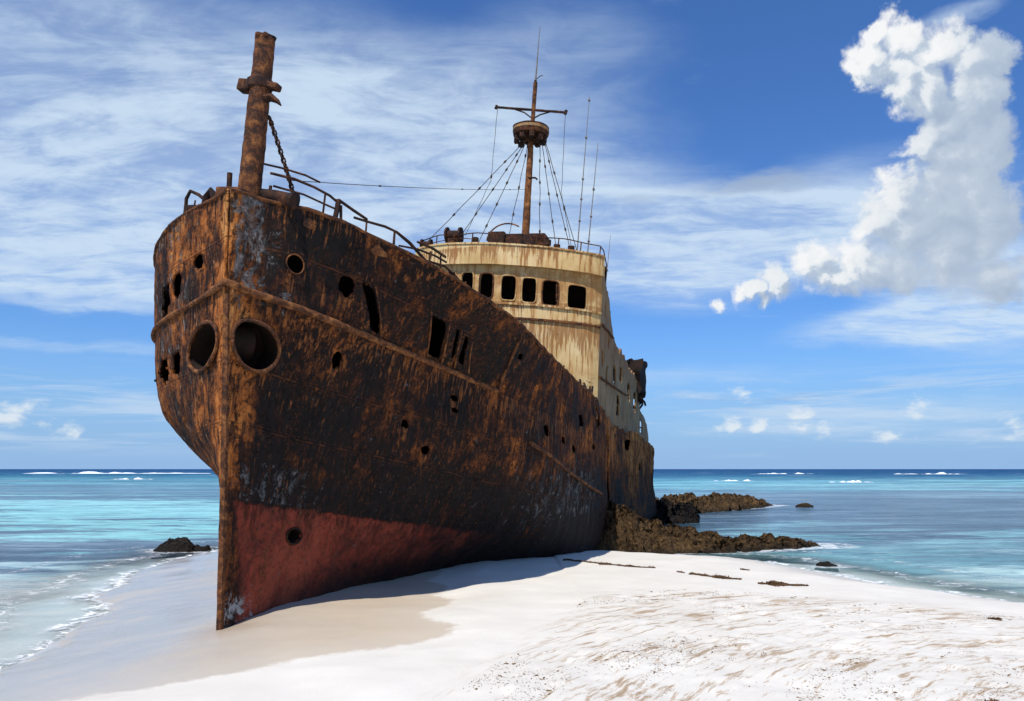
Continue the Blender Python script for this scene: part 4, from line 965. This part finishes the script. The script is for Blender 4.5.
# ------------------------------------------------------------------ seaweed
import bisect
def ground_z(x, y):
    i = min(max(bisect.bisect(gx, x) - 1, 0), len(gx) - 2); j = min(max(bisect.bisect(gy, y) - 1, 0), len(gy) - 2)
    fx = (x - gx[i]) / (gx[i + 1] - gx[i]); fy = (y - gy[j]) / (gy[j + 1] - gy[j]); H = hgt.reshape(len(gy), len(gx))
    return (H[j, i] * (1 - fx) + H[j, i + 1] * fx) * (1 - fy) + (H[j + 1, i] * (1 - fx) + H[j + 1, i + 1] * fx) * fy
def weed(pts, w, h, label, seed, dens=900):
    """a tangled strip of dry weed: many short crossed fronds over a thin mat"""
    rs = np.random.default_rng(seed); mb = MB(); P_ = [Vector((x, y, 0)) for x, y in pts]; L = [(P_[i + 1] - P_[i]).length for i in range(len(P_) - 1)]; tot = sum(L)
    for _ in range(int(dens * tot)):
        d = rs.random() * tot; i = 0
        while i < len(L) - 1 and d > L[i]: d -= L[i]; i += 1
        t = min(d / L[i], 1); c = P_[i].lerp(P_[i + 1], t); u = (P_[i + 1] - P_[i]).normalized(); g = rs.normal(0, .42); nz = .12 + 2.4 * abs(mn.noise(c * 4 + Vector((seed, 0, 0)))) ** 1.2
        if abs(g) > 1.2 or (seed not in (1, 2, 5) and mn.noise(Vector((c.x * 2.6, c.y * 2.6, seed))) < -.10): continue
        c = c + Vector((-u.y, u.x, 0)) * g * w * nz; z = ground_z(c.x, c.y) + h * (1 - min(1, abs(g))) * rs.random() * nz + .004
        a = math.atan2(u.y, u.x) + rs.normal(0, .9); l = rs.uniform(.010, .035); q = Vector((math.cos(a), math.sin(a), rs.normal(0, .35))) * l; s = Vector((-math.sin(a), math.cos(a), rs.normal(0, .4))) * rs.uniform(.004, .012)
        c.z = z; up = Vector((0, 0, .004)); mb.add([c - q - s, c + q - s * .3, c + q + s * .3, c - q + s, c + up * 2], [(0, 1, 4), (1, 2, 4), (2, 3, 4), (3, 0, 4)])
    o = mb.build('seaweed_clump', M_weed, None, False); return tag(o, label, 'seaweed', 'seaweed clumps along the strand line')
weed([(1.15, 18.0), (1.6, 17.3), (2.0, 16.74)], .10, .02, 'thin brown seaweed line starting by the hull shadow tip', 1)
weed([(2.0, 16.74), (2.35, 16.4), (2.8, 16.05)], .07, .02, 'thin brown seaweed strand in the middle of the strand line', 2)
weed([(2.85, 15.95), (3.25, 15.5)], .11, .035, 'thicker brown seaweed clump just before the strand line bends', 3, 1500)
weed([(3.3, 15.35), (3.8, 14.85), (4.1, 14.7)], .08, .03, 'narrow dark seaweed strip next to the largest seaweed clump', 4, 1200)
weed([(4.25, 14.15), (4.6, 14.1), (5.05, 14.05)], .15, .05, 'largest dark brown seaweed clump lying alone on the white sand', 5, 2600)
weed([(4.55, 16.3), (4.85, 16.25)], .08, .02, 'small seaweed patch nearest the water on the smooth sand', 6, 1500)
weed([(6.2, 10.75), (6.55, 10.65)], .10, .03, 'brown seaweed clump at the right end of the strand line', 7, 1500)
weed([(3.75, 6.75), (3.95, 6.85)], .05, .03, 'dark seaweed tuft in the nearest corner of the trampled sand', 8, 3000)
# uncountable crumbs
rs = np.random.default_rng(77); Nc = 60000; C2 = np.stack([rs.uniform(-1.2, 9.5, Nc), rs.uniform(5.6, 14.5, Nc)], 1)
cr = np.hypot(C2[:, 0] - 7, C2[:, 1] - 4); ct = np.arctan2(C2[:, 1] - 4, C2[:, 0] - 7)
cnz = fbm(np.stack([cr * 3.2, ct * 4.5, 0 * cr + 2], 1), 4, 51, .65)
okc = (cnz > .55 - .45 * rs.random(Nc) ** 4) & (sdist(C2, tramp) > -.1)
C2, ct = C2[okc][:14000], ct[okc][:14000]
mb = MB()
for (x, y), t_ in zip(C2, ct):
    a = t_ + math.pi / 2 + rs.normal(0, .6); l = rs.uniform(.004, .014) * (1 + (rs.random() < .05) * 1.5); w_ = l * rs.uniform(.2, .45)
    c = Vector((x, y, ground_z(x, y) + .002)); q = Vector((math.cos(a), math.sin(a), .1)) * l; s = Vector((-math.sin(a), math.cos(a), 0)) * w_
    mb.add([c - q, c - s, c + q, c + s, c + Vector((0, 0, l * .3))], [(0, 1, 4), (1, 2, 4), (2, 3, 4), (3, 0, 4)])
crumbs = mb.build('seaweed_litter', mat_plain('tan_seaweed', (.08, .045, .02), (.27, .165, .08), 30, .95, .5, .01), None, False); tag(crumbs, 'brown seaweed crumbs strewn over the trampled white sand', 'seaweed', kind='stuff')
SKYTINT = (.55, .93, 1.48); EXPO = 0.0
# ------------------------------------------------------------------ light, sky, camera
SUN_EL = 58.0; ph = R(14.5 + 6.5)
toward = Vector((-math.sin(ph) * math.cos(R(SUN_EL)), -math.cos(ph) * math.cos(R(SUN_EL)), math.sin(R(SUN_EL))))
sd_ = bpy.data.lights.new('sun', 'SUN'); sd_.energy = 4.7; sd_.angle = R(.53); sd_.color = (1, .945, .86)
so = bpy.data.objects.new('sun', sd_); so.rotation_euler = toward.to_track_quat('Z', 'Y').to_euler(); link(so)

wld = bpy.data.worlds.new('World'); scene.world = wld; wld.use_nodes = True
T = NT(wld.node_tree); T.n.clear()
out = T.n.new('ShaderNodeOutputWorld'); 
sky = T.n.new('ShaderNodeTexSky'); sky.sky_type = 'NISHITA'; sky.sun_disc = False; sky.sun_elevation = R(SUN_EL); sky.sun_rotation = math.atan2(toward.x, toward.y)
sky.air_density = 1.0; sky.dust_density = .6; sky.ozone_density = 1.5
D = T.node('ShaderNodeTexCoord').outputs['Generated']; dx, dy, dz = T.xyz(D)
az = T.m('MULTIPLY', T.m('ARCTAN2', dx, dy), 57.2958); el = T.m('MULTIPLY', T.m('ARCSINE', dz), 57.2958)
Q = T.node('ShaderNodeCombineXYZ', {0: az, 1: el, 2: 0.0}).outputs[0]
base = T.mix(1.0, sky.outputs[0], SKYTINT, 'MULTIPLY')
base = T.mix(T.ssi(el, -2.0, 11.0), base, (3.0, 4.95, 8.0))
CU = [(28.56, 23.72, 1.74, 1.75), (29.6, 21.83, 1.7, 1.65), (27.45, 25.01, 1.55, 1.51), (30.85, 19.66, 1.96, 2.01), (32.5, 22.58, 1.39, 1.47), (32.18, 18.8, 1.38, 1.64), (32.06, 16.11, 1.48, 1.79), (31.49, 13.75, 1.69, 1.82), (29.73, 12.55, 1.86, 1.49), (24.78, 13.1, 2.04, 1.68), (22.54, 12.19, 1.86, 1.06), (26.8, 11.79, 2.3, 1.02), (32.12, 11.51, 2.07, 1.21), (29.64, 25.85, 1.72, 1.36), (26.41, 27.71, 1.23, 1.14), (28.21, 27.04, 1.54, 1.47), (30.52, 26.08, 1.74, 1.73), (32.4, 24.78, 1.56, 1.61), (33.22, 24.58, 1.12, 1.16), (25.64, 25.94, 1.48, 1.4), (27.42, 24.85, 1.49, 1.46), (31.35, 22.4, 1.64, 1.72), (32.61, 22.42, 1.12, 1.19), (31.7, 19.95, 2.14, 2.33), (30.13, 19.8, 1.94, 2.08), (28.63, 20.99, 1.21, 1.26), (28.27, 20.14, 1.3, 1.36), (31.64, 17.56, 1.86, 2.08), (29.71, 16.19, 2.74, 3.04), (26.89, 17.71, 1.47, 1.55), (25.45, 16.63, 1.74, 1.83), (27.34, 15.59, 2.3, 2.5), (29.52, 13.72, 2.41, 2.71), (31.83, 14.94, 1.58, 1.8), (24.17, 13.54, 1.7, 1.82), (21.33, 13.48, 1.65, 1.72), (26.54, 12.64, 1.6, 1.75), (18.33, 12.54, 1.12, 1.15), (16.95, 11.6, .8, .82), (14.73, 11.31, .75, .76)]
CS = [(15.95, 5.2, .6, .62), (19.65, 3.21, .89, .74), (21.45, 2.77, .56, .53), (27.04, 3.35, .85, .83), (32.13, 2.4, .82, .6), (17.44, 2.84, .59, .54), (15.39, 2.87, .66, .48), (25.06, 2.31, .58, .45), (-32.09, 3.19, 1.25, .97), (-31.45, 3.7, .53, .55), (-28.65, 2.24, .67, .5)]
VE = [(-27.11, 17.19, 31.0, 8.5, 1.5), (-6.94, 22.5, 21.5, 8.5, 1.1), (-25.91, 26.5, 30.37, 7, .8), (3.69, 29.08, 10.5, 4.27, .35), (-30.13, 11.12, 16.28, 1.86, .7), (13.0, 15.8, 17, 5.4, 1.7), (3.59, 18.6, 16, 5, .9), (25, 16.5, 11, 6, .9), (31.0, 11.0, 10, 5.5, 1.3), (26.31, 8.93, 10, 2.0, 1.2), (23.57, 3.32, 16.37, 1.44, .42), (9.88, 6.25, 16.79, .99, .2), (-29.87, 7.7, 12.12, .5, .35), (31.28, 27.86, 4.32, .98, .6), (-29.47, 9.81, 5.85, .5, .4)]
GR = [(17.67, 19.65, 7.16, 1.31, 1.0), (9.5, 19.26, 2.17, .68, .6), (33.18, 12.9, .72, .6, .8), (20.56, 4.86, 14.52, .4, .35)]
def blobs(vec, lst, grow=1.0):
    acc = None
    for b in lst:
        l = T.vm('LENGTH', T.vm('MULTIPLY', T.vm('SUBTRACT', vec, (b[0], b[1], 0)), (1 / (b[2] * grow), 1 / (b[3] * grow), 0)))
        f = T.m('SUBTRACT', 1.0, l)
        if len(b) > 4: f = T.m('MULTIPLY', T.ss(f, 0.0, .85), b[4])
        acc = f if acc is None else (T.m('SMOOTH_MAX', acc, f, .35) if len(b) == 4 else T.m('ADD', acc, f))
    return acc
def cumulus(vec):
    nz = T.node('ShaderNodeTexNoise', {'Vector': vec, 'Scale': .30, 'Detail': 6, 'Roughness': .60, 'Distortion': .2})
    wv_ = T.vm('MULTIPLY', T.vm('SUBTRACT', nz.outputs['Color'], (.5, .5, .5)), (5.2, 5.2, 0))
    big = blobs(T.vm('ADD', vec, wv_), CU, 1.12)
    sml = blobs(T.vm('ADD', vec, T.vm('MULTIPLY', wv_, (.55, .34, 0))), CS, 1.1)
    return big, sml, nz.outputs['Fac']
b0, s0, n0_ = cumulus(Q)
b1, s1, n1_ = cumulus(T.vm('ADD', Q, (-.55, .75, 0)))
# high veil, drawn out on a flat layer overhead
pl = T.node('ShaderNodeCombineXYZ', {0: T.m('DIVIDE', dx, T.m('ADD', T.m('MAXIMUM', dz, 0.0), .13)), 1: T.m('DIVIDE', dy, T.m('ADD', T.m('MAXIMUM', dz, 0.0), .13)), 2: 0.0}).outputs[0]
rot = T.node('ShaderNodeMapping', {'Vector': pl, 'Rotation': (0, 0, R(28)), 'Scale': (1.1, 3.2, 1)}).outputs[0]
rot2 = T.node('ShaderNodeMapping', {'Vector': pl, 'Rotation': (0, 0, R(-18)), 'Scale': (5.5, 9.5, 1)}).outputs[0]
cn = T.noise(rot, 1.1, 7, .62, .9); cn2 = T.noise(rot2, 1.0, 5, .62, .5)
cnn = T.m('ADD', T.m('MULTIPLY', cn, .58), T.m('MULTIPLY', cn2, .42))
Qw = T.vm('ADD', Q, T.vm('MULTIPLY', T.vm('SUBTRACT', T.node('ShaderNodeTexNoise', {'Vector': T.vm('MULTIPLY', Q, (.05, .14, 0)), 'Scale': 1.0, 'Detail': 6, 'Roughness': .6}).outputs['Color'], (.5, .5, .5)), (10, 5, 0)))
veil = blobs(Qw, VE)
front_ = T.ss(dy, .0, .3)
vd = T.mix(front_, T.ramp(cnn, [(.4, 0.0), (.75, .8)]), T.m('MULTIPLY', T.m('MINIMUM', veil, 1.0), T.m('ADD', .42, T.m('MULTIPLY', T.ss(cnn, .37, .58), .58))))
wis = T.m('MULTIPLY', T.ss(cnn, .55, .75), T.m('MULTIPLY', T.ss(el, 3, 9), .22))
vdf = T.m('MINIMUM', T.m('ADD', vd, wis), 1.0)
col = T.mix(T.m('MULTIPLY', vdf, .90), base, (6.3, 7.7, 9.2))
grey = T.m('MULTIPLY', T.m('MINIMUM', blobs(Qw, GR), 1.0), T.ss(cnn, .36, .6))
col = T.mix(T.m('MULTIPLY', grey, .9), col, (3.5, 4.5, 6.2))
def lit(a_, b_, k_): return T.ss(T.m('SUBTRACT', a_, b_), -k_, k_)
lowr = T.ss(T.m('SUBTRACT', 19.0, el), 0.0, 7.0)
al = T.mix(lowr, T.ss(b0, -.06, .42), T.ss(b0, -.16, .58))
shade = T.m('ADD', T.m('MULTIPLY', lit(b0, b1, .42), .62), T.m('MULTIPLY', T.ss(n0_, .35, .65), .38))
# the tower's lower right side turns away from the sun
side_ = T.ss(T.m('ADD', T.m('MULTIPLY', T.m('SUBTRACT', az, 26.5), .16), T.m('MULTIPLY', T.m('SUBTRACT', 21.5, el), .085)), .0, .8)
shade = T.m('MULTIPLY', shade, T.m('SUBTRACT', 1.0, T.m('MULTIPLY', side_, .62)))
cc = T.ramp(shade, [(.0, (3.9, 4.8, 6.2)), (.3, (5.1, 6.0, 7.2)), (.5, (7.6, 8.1, 8.6)), (.85, (9.2, 9.3, 9.4))])
col0 = col
col_cum = T.mix(al, col0, cc)
lowb = T.noise(T.vm('MULTIPLY', Q, (.07, .85, 0)), 1.0, 7, .62, .5)
lb = T.m('MULTIPLY', T.ss(lowb, .46, .66), T.m('MULTIPLY', T.ss(el, .3, 2.5), T.ssi(el, 5.0, 7.4)))
col0s = T.mix(T.m('MULTIPLY', lb, .72), col0, (5.6, 7.0, 8.8))
cum2 = T.noise(T.vm('MULTIPLY', Q, (.42, .85, 0)), 1.0, 8, .62, .3)
s00 = T.m('ADD', T.m('MULTIPLY', T.m('MAXIMUM', s0, -1.2), .16), cum2)
s11 = T.m('ADD', T.m('MULTIPLY', T.m('MAXIMUM', s1, -1.2), .16), T.noise(T.vm('MULTIPLY', T.vm('ADD', Q, (-.25, .3, 0)), (.42, .85, 0)), 1.0, 5, .62, .3))
al2 = T.m('MULTIPLY', T.ss(s00, .47, .72), T.m('MULTIPLY', T.ss(el, .8, 1.8), T.ssi(el, 5.4, 7.0))); sh2 = lit(s00, s11, .12)
col_small = T.mix(T.m('MULTIPLY', al2, .8), col0s, T.mix(sh2, (5.2, 6.6, 8.2), (8.0, 8.6, 9.0)))
# the sky is assembled from regions, so that each ray works out only the clouds that lie where it looks
def bgd(c): return T.node('ShaderNodeBackground', {'Color': c, 'Strength': .1}).outputs[0]
def pick(f, a_, b_):
    n = T.n.new('ShaderNodeMixShader'); T.set(n.inputs[0], f); T.l.new(a_, n.inputs[1]); T.l.new(b_, n.inputs[2]); return n.outputs[0]
inc = T.m('MULTIPLY', T.m('MULTIPLY', T.m('GREATER_THAN', az, 11.0), T.m('LESS_THAN', az, 38.0)), T.m('MULTIPLY', T.m('GREATER_THAN', el, 9.2), T.m('LESS_THAN', el, 32.0)))
ins_ = T.m('MULTIPLY', T.m('LESS_THAN', el, 7.5), T.m('LESS_THAN', T.m('ABSOLUTE', az), 40.0))
back = T.mix(T.m('MULTIPLY', T.ss(cn, .45, .75), .7), base, (6.3, 7.7, 9.2))
skyf = pick(inc, pick(ins_, bgd(col0), bgd(col_small)), bgd(col_cum))
skyf = pick(T.m('LESS_THAN', dy, 0.0), skyf, bgd(back))
skyf = pick(T.m('LESS_THAN', el, -.5), skyf, bgd((3.0, 4.95, 8.0)))
T.l.new(skyf, out.inputs[0])
wld.cycles.sampling_method = 'MANUAL'; wld.cycles.sample_map_resolution = 512

cam = bpy.data.cameras.new('camera'); cam.lens = 28; cam.sensor_width = 36; cam.clip_end = 20000; cam.clip_start = .1
co = bpy.data.objects.new('camera', cam); co.location = (0, 0, 2.0); co.rotation_euler = (R(90) + math.atan(118.5 / (28 / 36 * 1024)), 0, 0); link(co); scene.camera = co
scene.view_settings.view_transform = 'Standard'; scene.view_settings.look = 'None'; scene.view_settings.exposure = EXPO; scene.view_settings.gamma = 1
scene.render.resolution_x = 1024; scene.render.resolution_y = 701
scene.cycles.max_bounces = 6; scene.cycles.diffuse_bounces = 3; scene.cycles.transparent_max_bounces = 6; scene.cycles.glossy_bounces = 2
scene.cycles.use_denoising = True
scene.cycles.use_adaptive_sampling = True; scene.cycles.adaptive_threshold = .02
